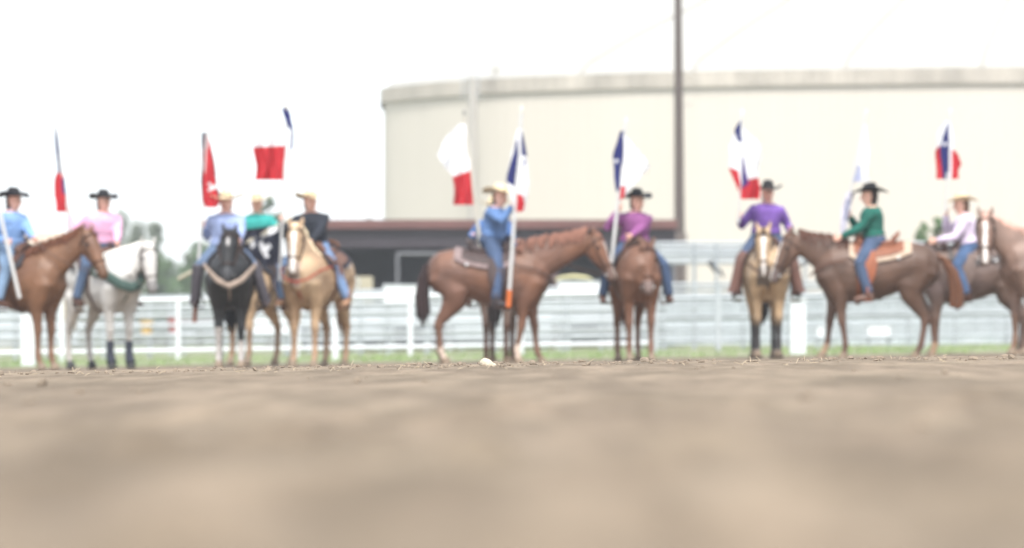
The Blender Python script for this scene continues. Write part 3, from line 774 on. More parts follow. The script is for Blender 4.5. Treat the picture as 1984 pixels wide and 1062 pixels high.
rider('sorrel_side', 'rider in a medium blue shirt and cream hat side on in the middle', S(104, 138, 190, .62), S(84, 104, 138, .6), STR, (80, 55, 45),
      {'L': (1008, 470, .15), 'R': (998, 392, -.32, (1010, 215, 985, 585))}, twist=-20, look=-15, lean=.13, dx=.06, dz=0.08, rein=1, legs=(.12, .36, .83), hatw=1.12, boots=(60, 56, 60))
rider('sorrel_away', 'rider in a cream hat hidden behind the blue-shirted rider in the middle', S(92, 130, 190, .6), S(90, 115, 150, .55), STR, (80, 58, 48),
      {'L': (927, 450, .1, (900, 213, 932, 500)), 'R': (975, 460, .2)}, dx=0, dz=0.02, dy=.08, rein=None, hatw=1.1)
rider('sorrel_front', 'rider in a mauve shirt and black hat beside the utility pole', S(158, 92, 150, .62), S(84, 104, 138, .6), BLH, (70, 45, 38),
      {'R': (1201, 402, -.25, (1212, 237, 1186, 500)), 'L': (1212, 466, -.45)}, twist=12, look=22, side=.04, dz=-0.02, rein=1, boots=(85, 60, 52))
rider('buckskin', 'rider in a purple shirt and black hat on the buckskin horse', S(138, 100, 188, .64), S(88, 104, 134, .6), BLH, (50, 36, 34),
      {'R': (1433, 416, -.25, (1437, 222, 1432, 425)), 'L': (1532, 446, -.2)}, twist=-14, look=24, side=.05, dz=0.08, chaps=(105, 75, 66), hairlen=.14, rein=None, knee_out=.38, boots=(60, 45, 42))
rider('liver', 'rider in a dark green shirt and black hat, side on and facing left', S(34, 112, 98, .6), S(86, 104, 134, .6), BLH, (55, 38, 34),
      {'L': (1622, 462, -.1), 'R': (1642, 412, .15, (1676, 222, 1632, 450))}, lean=.03, look=0, dz=-0.01, dx=.06, rein=1, legs=(.12, .36, .83), boots=(110, 85, 75), hatw=1.1)
rider('roan_rear', 'rider in a pale lavender shirt and cream hat leaning forward at the right', S(226, 210, 232, .75), S(82, 108, 146, .6), (210, 190, 156), (110, 80, 62),
      {'R': (1834, 408, .1, (1840, 220, 1831, 410)), 'L': (1806, 468, -.15)}, lean=.12, look=5, dx=.10, dz=-0.05, rein=1)

# flags
flag('bare-looking white flag pole slanting across the rider at the left edge', 43.05, (-42, 230), (38, 578), [([(240, -110, -40), (330, -95, -20), (400, -80, -8)], WHITE, [([(-120, 320), (0, 320), (0, 410), (-120, 410)], RED)])], pole_r=.024)
flag('flag hanging narrow, dark above and red below, held by the pink-shirted rider', 45.85, (105, 228), (152, 545), [
    ([(232, 103, 108), (280, 106, 114), (332, 111, 121), (345, 106, 125), (380, 105, 128), (411, 109, 131)], S(120, 125, 150, .7),
     [([(90, 335), (140, 335), (140, 420), (90, 420)], RED), ([(119, 345), (130, 345), (129, 378), (121, 374)], NAVY)])], pole_r=.021)
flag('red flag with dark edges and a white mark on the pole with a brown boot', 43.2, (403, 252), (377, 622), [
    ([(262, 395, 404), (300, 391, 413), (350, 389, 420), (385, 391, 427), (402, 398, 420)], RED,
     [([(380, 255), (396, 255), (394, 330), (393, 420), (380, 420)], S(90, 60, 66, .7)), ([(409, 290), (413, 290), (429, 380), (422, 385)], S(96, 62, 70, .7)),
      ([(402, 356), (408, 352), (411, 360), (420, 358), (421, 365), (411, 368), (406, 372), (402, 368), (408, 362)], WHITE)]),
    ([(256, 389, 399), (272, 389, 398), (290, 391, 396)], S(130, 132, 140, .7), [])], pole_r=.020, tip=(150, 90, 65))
flag('dark banner with white figures held low beside the black horse', 46.4, (566, 423), (345, 541), [
    ([(438, 520, 546), (446, 464, 546), (470, 468, 547), (488, 478, 546), (506, 500, 540), (515, 510, 530)], S(58, 60, 78, .6),
     [([(520, 442), (546, 434), (546, 446), (505, 462)], WHITE), ([(502, 470), (510, 466), (512, 478), (522, 470), (526, 478), (514, 490), (520, 497), (512, 500), (504, 488)], WHITE),
      ([(484, 468), (492, 466), (494, 476), (486, 484)], WHITE)])], pole_r=.022, pole_col=(225, 215, 190))
flag('flag blown left showing a red block, on the pole of the black-shirted rider', 43.9, (556, 210), (542, 545), [
    ([(262, 506, 555), (285, 492, 553), (320, 494, 551), (349, 496, 549)], WHITE, [([(480, 286), (560, 282), (560, 360), (480, 360)], RED)]),
    ([(206, 551, 556), (212, 546, 560), (222, 549, 563), (250, 560, 568), (285, 561, 568), (310, 555, 562)], NAVY,
     [([(540, 250), (564, 250), (563, 320), (540, 320)], WHITE), ([(540, 292), (580, 292), (580, 320), (540, 320)], WHITE)])], pole_r=.017)
flag('white and red flag blown left on the pole behind the middle rider', 47.3, (900, 224), (936, 520), [
    ([(240, 890, 903), (270, 862, 906), (300, 845, 909), (320, 860, 911), (338, 877, 912), (360, 878, 914), (397, 880, 917)], WHITE,
     [([(870, 346), (912, 330), (911, 305), (925, 305), (925, 410), (870, 410)], RED)])], pole_r=.024, pole_col=(232, 226, 212), finial=(150, 148, 145))
flag('navy, white and red flag on the pole with an orange foot', 44.55, (1010, 218), (985, 592), [
    ([(250, 1003, 1013), (300, 990, 1020), (350, 981, 1026), (372, 988, 1023), (410, 996, 1017)], WHITE,
     [([(1003, 262), (984, 335), (978, 352), (998, 362), (1004, 300)], NAVY), ([(1010, 250), (1018, 275), (1021, 305), (1010, 300)], NAVY),
      ([(1015, 305), (1019, 312), (1014, 330), (1017, 340), (1012, 338)], NAVY), ([(996, 372), (1012, 378), (1018, 395), (1014, 415), (994, 412)], RED)])], pole_r=.025, tip=(226, 120, 60))
flag('navy and white flag blown right on the pole of the mauve-shirted rider', 44.9, (1212, 240), (1185, 510), [
    ([(254, 1201, 1208), (300, 1188, 1208), (340, 1189, 1203), (372, 1194, 1200)], NAVY, [(star(1194.5, 312, 6), WHITE)]),
    ([(262, 1207, 1211), (290, 1206, 1236), (325, 1203, 1259), (350, 1200, 1236), (372, 1199, 1216), (388, 1197, 1204)], WHITE, [([(1194, 362), (1212, 360), (1208, 392), (1194, 392)], RED)])], pole_r=.024)
flag('wavy flag with a navy tip, white middle and red corner held by the purple-shirted rider', 45.7, (1438, 224), (1431, 432), [
    ([(230, 1434, 1438), (250, 1424, 1440), (268, 1420, 1464), (285, 1412, 1475), (320, 1411, 1472), (345, 1420, 1470), (386, 1436, 1472)], WHITE,
     [([(1411, 324), (1430, 330), (1437, 365), (1450, 348), (1478, 342), (1478, 392), (1430, 392), (1416, 350)], RED), ([(1438, 228), (1422, 250), (1430, 274), (1438, 277)], NAVY),
      ([(1438, 298), (1444, 320), (1451, 355), (1437, 366)], S(90, 64, 150, .6))])], pole_r=.017)
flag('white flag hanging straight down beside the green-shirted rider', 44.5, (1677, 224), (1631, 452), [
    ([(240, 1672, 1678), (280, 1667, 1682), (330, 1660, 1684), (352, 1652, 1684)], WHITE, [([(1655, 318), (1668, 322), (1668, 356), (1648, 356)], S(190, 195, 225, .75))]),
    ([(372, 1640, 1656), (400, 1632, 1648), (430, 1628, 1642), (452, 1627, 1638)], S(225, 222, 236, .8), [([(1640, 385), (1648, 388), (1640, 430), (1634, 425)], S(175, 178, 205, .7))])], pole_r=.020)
flag('furled flag of navy, white and red above the lavender-shirted rider', 46.5, (1841, 222), (1831, 412), [
    ([(234, 1834, 1841), (258, 1815, 1846), (290, 1813, 1849), (300, 1813, 1858), (318, 1813, 1863), (330, 1813, 1856), (347, 1813, 1857)], WHITE,
     [([(1806, 300), (1820, 282), (1828, 300), (1828, 352), (1806, 352)], RED), ([(1838, 234), (1826, 265), (1821, 290), (1827, 352), (1838, 350), (1839, 290)], NAVY), ([(1845, 290), (1868, 296), (1868, 352), (1843, 352)], RED), (star(1831, 279, 6), WHITE)])], pole_r=.02)

# ------------------------------------------------------------------ fences
GALV = mat('galvanised', S(206, 211, 215, .66), .5, .08, 3, metal=.0)
GALD = mat('galvanised_dull', S(186, 192, 196, .64), .6, .15, 3)
WHP = mat('white_pipe', S(240, 243, 246, .74), .5, .04, 3)
def fence(label, d, x0, x1, rails, post_px, m, mp=None, rr=.035, pr=.05, top=None, slope=True, bright=(), cat='fence', name='pipe_fence', dz=0, ang=0.0):
    # rails: image rows at the photograph's centre, converted to real heights
    a, b = (x0 - 992) / F * d, (x1 - 992) / F * d; c = (a + b) / 2
    tl = TILT if slope else 0
    root = thing(name, label, cat, (c, d, 0))
    hs_ = [CZ + (YH - y) / F * d for y in rails]
    for n_, h_ in enumerate(hs_):
        r = rr * (1.2 if n_ in bright else 1)
        MB().tube([(a - c, 0, h_ + tl * max(-14, a)), (b - c, 0, h_ + tl * min(14, b))], r, 8).build('rail', WHP if n_ in bright else m, root)
    for px in post_px:
        x = (px - 992) / F * d; z0 = gz(x, d) - .05
        MB().tube([(x - c, .0, z0), (x - c, .0, max(hs_) + tl * x + .06)], pr, 10).build('post', mp or m, root)
    return root
fence('long silver pipe fence with a bright bottom rail behind the left and middle horses', 70, -350, 1262, [571, 585.0, 601, 620, 640, 669], [-340, -80, 120, 345, 575, 795, 1010, 1232], GALV, WHP, rr=.036, pr=.05, bright=(0, 5))
fence('dull steel pipe fence behind the horses on the right', 70.5, 1266, 2400, [566, 583, 601, 620, 640, 664], [1270, 1392, 1600, 1790, 1980, 2200], GALD, GALV, rr=.036, pr=.05)
fence('second row of dull silver pipe pens right behind the front fence', 79, -350, 1290, [566, 577, 592, 606, 618, 630, 644, 656], [-200, 30, 200, 290, 430, 560, 700, 830, 960, 1100, 1240], GALD, rr=.04, pr=.05)
fence('pens of closely spaced rails on the right behind the horses', 82, 1240, 2400, [556, 566, 578, 590, 600, 612, 624, 638, 650, 662], [1285, 1345, 1440, 1530, 1640, 1760, 1850, 1950, 2080, 2300], GALD, rr=.045, pr=.05)
fence('back row of silver stock panels under the shed roof', 93, 560, 1300, [560, 572, 586, 598, 612, 626, 640, 652], [600, 690, 760, 870, 990, 1080, 1180, 1290], GALV, rr=.045, pr=.05)
fence('back row of silver stock panels at the far left', 92, -350, 560, [574, 588, 602, 618, 632, 646, 658], [-200, -60, 90, 180, 330, 480], GALV, rr=.05, pr=.05)
# thick white posts of the arena gate
def white_post(label, px, d, w_, y0, y1):
    x = (px - 992) / F * d; z0 = CZ + (YH - y1) / F * d; z1 = CZ + (YH - y0) / F * d
    root = thing('gate_post', label, 'post', (x, d, z0), 0, 'thick white gate posts'); hh = z1 - z0
    mb = MB()
    for k in range(4): mb.box(((k - 1.5) * w_ / 4, 0, hh / 2 - .06), (w_ / 4 - .006, w_ * .8, hh + .12))
    mb.box((0, 0, hh / 2 - .06), (w_ - .02, w_ * .75, hh + .11)); mb.build('shaft', WHP, root, smooth=False)
    MB().box((0, 0, hh + .02), (w_ + .03, w_, .04)).build('cap', WHP, root, smooth=False)
white_post('thick white post behind the legs of the horse at the left edge', 55, 56, .21, 596, 716)
white_post('thick white post between the buckskin and the ginger-tailed horse', 1546, 56, .24, 584, 694)
white_post('short white post behind the hind leg of the palomino', 650, 58, .10, 618, 706)

# boards, signs and clutter in the pens
def board(name, label, cat, px0, px1, py0, py1, d, col, thick=.05, parts=None, feet_=True):
    a, b = W(px0, py0, d), W(px1, py1, d); c = (a + b) / 2
    root = thing(name, label, cat, (c.x, d, min(a.z, b.z)))
    hh = abs(a.z - b.z); ww = abs(b.x - a.x)
    m = mat('board_%s' % '_'.join('%d' % v for v in col), S(*col, k=.75), .6, .06, 4)
    MB().box((0, 0, hh / 2), (ww, thick, hh)).build('panel', m, root, smooth=False)
    fr = MB(); 
    for s in (-1, 1): fr.box((s * ww / 2, -.002, hh / 2), (.05, thick + .03, hh + .05))
    fr.box((0, -.002, hh), (ww - .05, thick + .028, .05)); fr.box((0, -.002, 0), (ww - .05, thick + .028, .05)); fr.build('frame', GALV, root, smooth=False)
    if feet_:
        for s in (-1, 1):
            z0 = gz(c.x, d) - min(a.z, b.z)
            if z0 < -.1: MB().box((s * ww * .42, .05, z0 / 2), (.06, .06, abs(z0))).build('leg', GALD, root, smooth=False)
    return root
board('sign_board', 'white board on the pens left of the side-on middle horse', 'board', 744, 832, 553, 592, 76, (250, 252, 254))
board('sign_board', 'white board on the pens between the middle horse and the next rider', 'board', 1082, 1172, 546, 572, 76, (246, 248, 250))
board('sign_board', 'small white board under the belly of the ginger-tailed horse', 'board', 1680, 1726, 628, 654, 75, (248, 250, 252))
board('sign_board', 'small white board between the front legs of the ginger-tailed horse', 'board', 1582, 1612, 628, 654, 75, (248, 250, 252))
board('sign_board', 'white board low on the fence left of the shed', 'board', 470, 560, 612, 650, 77, (235, 238, 242))
board('stock_panel', 'low dull red panel in the pens left of the black horse', 'panel', 350, 425, 619, 632, 84, (188, 140, 138))
board('stock_panel', 'solid pale steel side panel of the pens at the left', 'panel', -60, 150, 596, 662, 86, (214, 220, 226))
board('stock_panel', 'solid pale steel panel of the pens behind the palomino', 'panel', 668, 742, 608, 660, 88, (205, 210, 216))
board('stock_panel', 'solid pale steel panel of the pens below the side-on middle horse', 'panel', 880, 1070, 586, 660, 88, (212, 217, 222))
# solid sheet chute wall at right
def sheet_wall(label, px0, px1, py0, py1, d, col, name='chute_wall', ribs=True):
    a, b = W(px0, py0, d), W(px1, py1, d)
    x0, x1, z1, z0 = a.x, b.x, a.z, b.z
    root = thing(name, label, 'wall', ((x0 + x1) / 2, d, z0)); ww = x1 - x0; hh = z1 - z0
    n = int(ww / .18); mb = MB(); vs = []; fs = []
    for i in range(n + 1):
        x = -ww / 2 + ww * i / n; y = .03 * (1 if i % 2 else -1); vs += [(x, y, 0), (x, y, hh)]
    for i in range(n): fs.append((2 * i, 2 * i + 2, 2 * i + 3, 2 * i + 1))
    mb.add(vs, fs); mb.box((0, .06, hh / 2), (ww, .04, hh - .02))
    mb.build('sheeting', mat('sheet_%d' % col[0], S(*col, k=.72), .5, .12, 2), root, smooth=False)
    MB().box((0, -.05, hh + .03), (ww + .1, .1, .08)).build('top_rail', GALV, root, smooth=False)
    return root
sheet_wall('long pale steel chute wall on the right behind the horses', 1255, 2400, 573, 668, 88, (200, 208, 212))
# raised catwalk: pale band at eye height on posts
def catwalk():
    d = 91; px0, px1, y0, y1 = 1268, 2420, 470, 506
    a, b = W(px0, y0, d), W(px1, y1, d); c = (a + b) / 2; root = thing('catwalk', 'raised pale steel catwalk on posts behind the pens at the right', 'catwalk', (c.x, d, 0))
    ww = b.x - a.x
    zt, zm = a.z, b.z
    sheet = mat('sheet_rail', S(222, 226, 228, .74), .5, .08, 2)
    L0 = (1440 - px0) / F * d
    for i, z in enumerate((zt - .02, zt - .16, zt - .3)): MB().tube([(-ww / 2, 0, z), (ww / 2, 0, z)], .045, 8).build('rail', GALV, root)
    MB().box((0, .03, (zt + zm) / 2 - .03), (ww, .02, (zt - zm) * .8)).build('kick_sheet', sheet, root, smooth=False)
    MB().box((0, .6, zm - .03), (ww, 1.2, .07)).build('deck', GALD, root, smooth=False)
    for px in (1276, 1345, 1388, 1440, 1560, 1680, 1800, 1920, 2060, 2200, 2400):
        x = (px - 992) / F * d - c.x; z0 = gz(x + c.x, d)
        MB().tube([(x, 0, z0 - .1), (x, 0, zt)], .05, 8).build('post', GALD, root)
catwalk()
# dark latch hardware seen below the catwalk
mb = MB(); p = W(1374, 506, 90.5)
q = W(1386, 527, 90.5); mb.tube([V((0, 0, 0)), (q - p) * .5 + V((.03, 0, 0)), q - p], [.09, .07, .04], 8); q2 = W(1394, 522, 90.5); q3 = W(1402, 538, 90.5)
mb.tube([q2 - p, q3 - p], [.05, .03], 8); mb.tube([q - p, q2 - p], .02, 6)
o = mb.build('gate_latch', mat('dark_metal', S(80, 82, 88, .7), .6)); o.location = p
tag(o, 'dark slanting latch lever hanging below the catwalk', 'latch')
# tall light pipe gate frame inside the shed
root = thing('pipe_gate', 'tall light pipe gate frame standing in front of the dark shed', 'gate', (0, 96, 0))
fm_ = mat('pipe_faint', S(140, 140, 145, .55), .6)
mb = MB(); A_ = [W(770, 545, 96), W(770, 492, 96), W(850, 492, 96), W(850, 545, 96)]
for q in A_: q.y = 0
A_[0].z = A_[3].z = gz(-3, 96)
mb.tube(A_[:2], .045).tube(A_[1:3], .045).tube(A_[2:], .045); mb.build('frame', fm_, root)
# small clutter
def small(name, label, cat, px, py, d, build):
    p = W(px, py, d); root = thing(name, label, cat, p); build(root); return root
def pinkball(root):
    mb = MB(); mb.ball((0, 0, 0), (.10, .10, .115), 14, 10); mb.build('skin', mat('pink', S(222, 88, 122, .75), .4), root)
    MB().tube([(0, 0, .12), (0, -.02, .2), (.01, .0, .3)], .006, 6).build('string', mat('string', (.6, .6, .6), .8), root)
small('balloon', 'round pink balloon behind the rump of the palomino', 'balloon', 668, 525, 66, pinkball)
def ringwheel(root):
    pts = [(.115 * math.cos(a), 0, .115 * math.sin(a)) for a in np.linspace(0, 2 * math.pi, 17)]
    MB().tube(pts, .022, 7).build('rim', GALV, root); mb = MB()
    for a in (0, 2.09, 4.19): mb.tube([(0, 0, 0), (.11 * math.cos(a), 0, .11 * math.sin(a))], .008, 5)
    mb.build('spoke', GALD, root)
small('hand_wheel', 'small pale ring wheel in front of the dark shed', 'wheel', 687, 548, 90, ringwheel)
def cover(root):
    MB().loft([(-.42, 0, 0), (-.3, 0, .06), (0, 0, .09), (.3, 0, .06), (.42, 0, 0)], [(.15, .03), (.2, .05), (.2, .06), (.2, .05), (.15, .03)], V((0, 0, 1)), 10).build('cover', mat('tarp_yellow', S(214, 206, 160, .7), .7), root)
small('tarp', 'pale yellow tarp draped on the pens under the neck of the middle horse', 'tarp', 1112, 544, 80, cover)
def bale(root):
    mb = MB(); mb.box((0, 0, 0), (.9, .5, .35)); mb.box((.05, 0, .36), (.8, .48, .34)); mb.build('straw', mat('bale', S(206, 196, 170, .6), .9, .2, 12, .4), root, smooth=False)
small('feed_bale', 'stack of pale feed bales behind the first rail left of the white board', 'bale', 690, 574, 94, bale)
def bucket(col, lab, px, py):
    def f(root):
        MB().loft([(0, 0, -.16), (0, 0, .12), (0, 0, .16)], [.11, .15, .16], V((1, 0, 0)), 12).build('shell', mat('bucket_%d' % col[1], S(*col, k=.7), .5), root)
        MB().tube([(-.15, 0, .14), (-.08, 0, .27), (.08, 0, .27), (.15, 0, .14)], .008, 5).build('handle', GALV, root)
    small('bucket', lab, 'bucket', px, py, 78, f)
bucket((225, 190, 130), 'yellow bucket hanging on the fence right of the white horse', 284, 634)
bucket((190, 120, 120), 'reddish bucket hanging on the fence between the white and black horses', 338, 630)

# ------------------------------------------------------------------ shed
def shed():
    d = 104; a, b = W(584, 428, d), W(1308, 425, d); zr = a.z; c = (a.x + b.x) / 2; ww = b.x - a.x
    root = thing('shed', 'low open shed with rusty red roof edge in front of the storage building', 'shed', (c, d, 0))
    z0 = gz(c, d) - .1
    mb = MB(); mb.add([(-ww / 2, -.4, zr), (ww / 2, -.4, zr), (ww / 2, 9, zr + .02), (-ww / 2, 9, zr + .02), (-ww / 2, -.4, zr - .05), (ww / 2, -.4, zr - .05), (ww / 2, 9, zr - .03), (-ww / 2, 9, zr - .03)],
                      [(0, 1, 2, 3), (4, 7, 6, 5), (0, 4, 5, 1), (3, 2, 6, 7), (0, 3, 7, 4), (1, 5, 6, 2)])
    mb.build('roof', mat('roof_rust', S(150, 96, 92, .5), .8, .15, 1), root, smooth=False)
    MB().box((0, -.43, zr - .11), (ww + .1, .06, .26)).build('fascia', mat('fascia', S(128, 88, 84, .6), .8, .15, 1.5, stretch=(1, 1, .2)), root, smooth=False)
    MB().box((0, -.2, zr - .52), (ww, .1, .56)).build('valance', mat('valance', S(80, 72, 80, .5), .8, .1, 1), root, smooth=False)
    wm = mat('shed_wall', S(108, 114, 126, .6), .8, .12, 1.2)
    MB().box((0, 8.9, (zr - .06 + z0) / 2), (ww, .1, zr - .06 - z0)).build('back_wall', wm, root, smooth=False)
    for s in (-1, 1): MB().box((s * (ww / 2 - .06), 4.4, (zr - .06 + z0) / 2), (.1, 8.8, zr - .06 - z0)).build('side_wall', wm, root, smooth=False)
    for px in (640, 870, 1075, 1290):
        x = (px - 992) / F * d - c; MB().box((x, -.05, (zr - .06 + z0) / 2), (.14, .14, zr - .06 - z0)).build('post', mat('shed_post', S(120, 98, 98, .6), .8), root, smooth=False)
    # counters and shelves inside
    MB().box((-2.3, 3, .9), (3.4, .6, .5)).build('counter', mat('counter', S(128, 130, 140, .55), .7), root, smooth=False)
    MB().box((1.6, 3, 1.0), (3.4, .6, .4)).build('counter', mat('counter', S(128, 130, 140, .55), .7), root, smooth=False)
    for k in range(7): MB().box((0, .3 + k * 1.3, zr - .16), (ww - .3, .08, .16)).build('rafter', mat('shed_post', (.1, .1, .1)), root, smooth=False)
shed()

# ------------------------------------------------------------------ storage building
def storage():
    Hh = (YH - 137) / F * 150 + CZ
    prof = [(740, 172), (760, 168.5), (800, 164), (850, 159), (900, 155.5), (960, 151), (1040, 148), (1120, 145), (1200, 142), (1300, 139.5), (1400, 137), (1600, 134), (1800, 131.5), (1984, 130)]
    front = []
    for px, py in prof:
        d = (Hh - CZ) * F / (YH - py); front.append(V(((px - 992) / F * d, d, 0)))
    # mirrored beyond the frame on the right, closed at the back: a long oval
    cx = front[-1].x + 6; right = [V((2 * cx - q.x, q.y, 0)) for q in front[::-1]]
    outl = front + right; cy = front[0].y + 4
    back = [V((q.x, 2 * cy - q.y, 0)) for q in outl[::-1]]
    outl = outl + back
    n = len(outl); cen = sum(outl, V()) / n
    root = thing('storage_building', 'huge round ended cream storage building with a weathered eave band', 'building', (cen.x, cen.y, 0))
    z0 = -.6
    for _ in range(3):      # round off the outline
        outl = [q for i in range(len(outl)) for q in (outl[i].lerp(outl[(i + 1) % len(outl)], .25), outl[i].lerp(outl[(i + 1) % len(outl)], .75))]
    n = len(outl)
    # resample for corrugation
    pts = []
    for i in range(n):
        a, b = outl[i], outl[(i + 1) % n]; L = (b - a).length; k = max(1, round(L / .22))
        for j in range(k): pts.append(a.lerp(b, j / k) - cen)
    m = len(pts)
    def ringwall(z_lo, z_hi, off, amp, material, name, cap=False):
        vs = []; fs = []
        for i, q in enumerate(pts):
            t = (pts[(i + 1) % m] - pts[i - 1]).normalized(); nrm = V((t.y, -t.x, 0)); o_ = off + (amp if i % 2 else 0)
            vs += [q + nrm * o_ + V((0, 0, z_lo)), q + nrm * o_ + V((0, 0, z_hi))]
        for i in range(m):
            j = (i + 1) % m; fs.append((2 * i, 2 * j, 2 * j + 1, 2 * i + 1))
        return MB().add(vs, fs).build(name, material, root, smooth=False)
    wm = mat('cream_wall', (.52, .478, .42), .75, .03, .35, stretch=(1, 1, .12))
    bm_ = mat('eave_band', (.375, .34, .295), .85, .28, .7, stretch=(1, 1, .35))
    ringwall(z0, Hh - .66, 0, .010, wm, 'wall')
    ringwall(Hh - .68, Hh, .16, .03, bm_, 'eave_band')
    # underside of the band and gutter lip
    vs = []; fs = []
    for q in pts: vs += [q * 1.0 + V((0, 0, Hh - .68))]
    rings = [(1.004, Hh), (1.0, Hh + .05), (.985, Hh + .5), (.9, Hh + 1.8), (.75, Hh + 3.8), (.55, Hh + 5.6), (.3, Hh + 6.9), (.08, Hh + 7.3)]
    vs = []; fs = []
    for s, z in rings:
        for q in pts: vs.append((q.x * s, q.y * s, z))
    for r in range(len(rings) - 1):
        for i in range(m):
            j = (i + 1) % m; fs.append((r * m + i, r * m + j, (r + 1) * m + j, (r + 1) * m + i))
    fs.append(tuple((len(rings) - 1) * m + i for i in range(m)))
    rm = mat('roof_cream', (.375, .365, .34), .7, .01, .2)
    MB().add(vs, fs).build('roof', rm, root, smooth=True)
    # roof ribs (standing seams seen as faint lines)
    for px in (1120, 1340, 1640, 1900):
        i = min(range(m), key=lambda k: abs((pts[k] + cen).x / (pts[k] + cen).y * F + 992 - px) + (0 if pts[k].y < 0 else 1e6))
        q = pts[i]; MB().tube([(q.x * s, q.y * s, z + .05) for s, z in rings[1:]], .06, 6).build('roof_seam', mat('seam', (.33, .31, .28), .7), root)
    # vents on the rim
    for px in (960, 1052): 
        q = W(px, 143, 152.5) - cen; q.y -= 0
        MB().box((q.x, q.y + 2.2, Hh + .35), (.9 if px > 1000 else .2, .7, .35)).build('roof_vent', mat('vent', S(205, 200, 190, .6), .7), root, smooth=False)
    # downpipe and ladder cage
    dpt = 153.2; x = (916 - 992) / F * dpt - cen.x; y = dpt - cen.y - .55
    MB().tube([(x, y, z0), (x, y, Hh - .1)], .21, 12).build('downpipe', mat('pipe_grey', (.37, .345, .315), .6, .05), root)
    cg = mat('cage', S(196, 204, 214, .66), .6)
    ld = MB(); x2 = x - .1
    for dx_ in (-.36, -.12, .12, .36): ld.tube([(x2 + dx_, y + .1, Hh - 1.0), (x2 + dx_, y + .1, Hh + 1.0)], .025, 6)
    for z in (Hh + .3, Hh + .65, Hh + 1.0): ld.tube([(x2 - .36, y + .1, z), (x2 + .36, y + .1, z)], .025, 6)
    ld.build('ladder_cage', cg, root)
    return root
storage()

# ------------------------------------------------------------------ utility pole
d = 108; p0 = W(1318, 640, d); p1 = W(1314, -60, d); zg = gz(p0.x, d) - .2
root = thing('utility_pole', 'tall brown wooden utility pole rising out of the top of the picture', 'pole', (p0.x, d, zg))
top = V((p1.x - p0.x - .01, 0, p1.z - zg))
MB().loft([V((0, 0, 0)), top * .25, top * .5, top * .75, top], [.18, .165, .148, .13, .11], V((1, 0, 0)), 14).build('shaft', mat('pole_wood', S(120, 108, 102, .5), .9, .2, 3, .3, stretch=(6, 6, .4)), root)
MB().box((0, 0, 1.85), (.40, .30, 3.7)).build('base_box', mat('pole_base', S(160, 148, 142, .55), .8, .12, 2), root, smooth=False)
zi = CZ + (YH - 203) / F * d - zg
mb = MB(); mb.tube([(.05, 0, zi), (.2, 0, zi), (.3, 0, zi + .02)], .02, 6); mb.ball((.32, 0, zi + .02), (.05, .05, .04), 8, 6); mb.build('insulator', mat('insul', S(215, 212, 205, .6), .4), root)

# ------------------------------------------------------------------ house far left, trees
def low_house():
    d = 135; a = W(-260, 449, d); b = W(172, 470, d); c = (a.x + b.x) / 2; ww = b.x - a.x; zt = a.z; zw = CZ + (YH - 482) / F * d
    root = thing('low_building', 'low tan roofed building far behind the rider at the left edge', 'building', (c, d, 0))
    mb = MB(); mb.add([(-ww / 2, -4, zw), (ww / 2, -4, zw), (ww / 2 - .6, 0, zt), (-ww / 2 + .6, 0, zt), (-ww / 2, 4, zw), (ww / 2, 4, zw)], [(0, 1, 2, 3), (4, 3, 2, 5), (1, 5, 2), (0, 3, 4), (0, 4, 5, 1)])
    mb.build('roof', mat('tan_roof', S(222, 200, 176, .6), .8, .05, 1), root, smooth=False)
    hh = zw + .4
    MB().box((0, 0, zw - .02 - hh / 2), (ww - .8, 7, hh)).build('wall', mat('house_wall', S(226, 220, 208, .65), .8, .05, 1), root, smooth=False)
    for k in range(4): MB().box((-ww * .35 + k * ww * .23, -3.52, zw - 1.2), (.9, .05, 1.0)).build('window', mat('win_dark', S(120, 130, 140, .6), .3), root, smooth=False)
low_house()

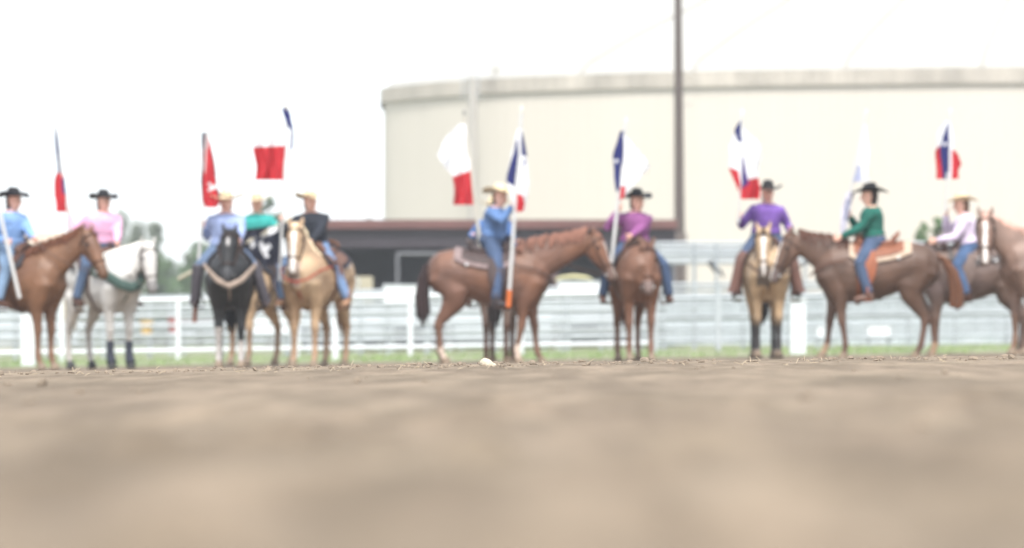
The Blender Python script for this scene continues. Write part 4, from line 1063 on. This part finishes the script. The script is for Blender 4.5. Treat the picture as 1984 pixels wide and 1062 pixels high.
LEAF = {}
def tree(label, px, base_d, ytop, w_px, col, dens=1.0, kind='round', ybase=660, sparse=False):
    d = base_d; x = (px - 992) / F * d; z0 = gz(x, 200) - .1; zt = CZ + (YH - ytop) / F * d; Ht = zt - z0; rw = w_px / F * d / 2
    root = thing('tree', label, 'tree', (x, d, z0), 0, 'trees beyond the arena')
    rg = random.Random(px * 13 + 5)
    bark = mat('bark', (.16, .12, .09), .9, .3, 6, .5)
    mb = MB(); mb.loft([(0, 0, 0), (.05, 0, Ht * .3), (0, .05, Ht * .6), (0, 0, Ht * .92)], [.035 * Ht, .026 * Ht, .015 * Ht, .004 * Ht], V((1, 0, 0)), 8)
    tips = []
    for k in range(14):
        z = Ht * rg.uniform(.28, .85); a = rg.uniform(0, 6.28)
        L = rw * rg.uniform(.55, .95) * (1 - .5 * z / Ht if kind == 'cone' else 1)
        q = V((math.cos(a) * L, math.sin(a) * L, z + L * rg.uniform(.1, .6))); mb.tube([(0, 0, z), q * .5 + V((0, 0, z * .5)), q], [.012 * Ht, .008 * Ht, .003 * Ht], 5); tips.append(q)
    mb.build('trunk', bark, root)
    vs = []; fs = []
    clumps = []
    for k in range(int(46 * dens)):
        if kind == 'cone':
            z = Ht * (1 - rg.random() ** .8 * .9); rr = rw * (1.05 - z / Ht) * rg.uniform(.3, 1); 
        else:
            u = rg.uniform(-1, 1); z = Ht * (.58 + .38 * u); rr = rw * math.sqrt(max(0, 1 - u * u)) * rg.uniform(.3, 1)
        a = rg.uniform(0, 6.28); clumps.append((V((math.cos(a) * rr, math.sin(a) * rr, z)), (rg.uniform(.3, .55) if kind == 'cone' else rg.uniform(.16, .34)) * rw * (.8 if sparse else 1)))
    for c, r in clumps:
        for q in range(60):
            v = V((rg.gauss(0, 1), rg.gauss(0, 1), rg.gauss(0, .8))).normalized() * r * rg.random() ** .4
            s = rg.uniform(.05, .11) * (Ht / 7 + .3); a1 = V((rg.gauss(0, 1), rg.gauss(0, 1), rg.gauss(0, 1))).normalized(); a2 = a1.orthogonal().normalized()
            p = c + v; o = len(vs)
            vs += [p - a1 * s, p + a2 * s * .5, p + a1 * s, p - a2 * s * .5]; fs.append((o, o + 1, o + 2, o + 3))
    MB().add(vs, fs).build('crown', mat('leaf_%d' % int(col[1] * 1000), col, .8, .45, .9), root, smooth=False)
G4 = (.085, .15, .05)
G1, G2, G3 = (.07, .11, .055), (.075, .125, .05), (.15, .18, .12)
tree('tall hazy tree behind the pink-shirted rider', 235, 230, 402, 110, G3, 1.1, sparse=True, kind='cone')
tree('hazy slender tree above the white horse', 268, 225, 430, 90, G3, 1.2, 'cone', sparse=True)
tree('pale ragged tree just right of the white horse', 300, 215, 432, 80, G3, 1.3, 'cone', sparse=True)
tree('dense green tree right of the head of the white horse', 322, 190, 498, 120, G2, 2.6)
tree('dense green tree left of the black horse', 388, 195, 468, 110, G2, 2.2)
tree('dark green tree behind the turquoise-shirted rider', 522, 180, 376, 70, G1, 1.0)
tree('small green bush below the arm of the black-shirted rider', 455, 185, 520, 120, G1, 1.4)
tree('low green tree at the far left behind the fence', 40, 210, 500, 150, G2, 1.2)
tree('low green tree between the first two horses', 150, 212, 520, 140, G2, 1.2)
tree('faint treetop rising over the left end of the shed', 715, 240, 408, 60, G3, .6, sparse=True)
tree('small young tree left of the lavender-shirted rider', 1789, 118, 426, 44, G4, 1.3)
tree('small young tree right behind the lavender-shirted rider', 1822, 120, 410, 54, G4, 1.5)

# ------------------------------------------------------------------ veil: added volume that imitates lens flare
hz = bpy.data.materials.new('flare_veil'); hz.use_nodes = True; t = hz.node_tree
t.nodes.remove(t.nodes['Principled BSDF']); pv = t.nodes.new('ShaderNodeVolumePrincipled')
pv.inputs['Density'].default_value = FLARE_VEIL; pv.inputs['Color'].default_value = (.96, .97, 1, 1); pv.inputs['Anisotropy'].default_value = .3
t.links.new(pv.outputs[0], t.nodes['Material Output'].inputs['Volume'])
if FLARE_VEIL:
    o = MB().box((0, 180, 14), (900, 460, 34)).build('flare_veil', hz, smooth=False)
    tag(o, 'added thin pale veil imitating lens flare between the camera and the far buildings', 'flare_veil', kind='stuff')
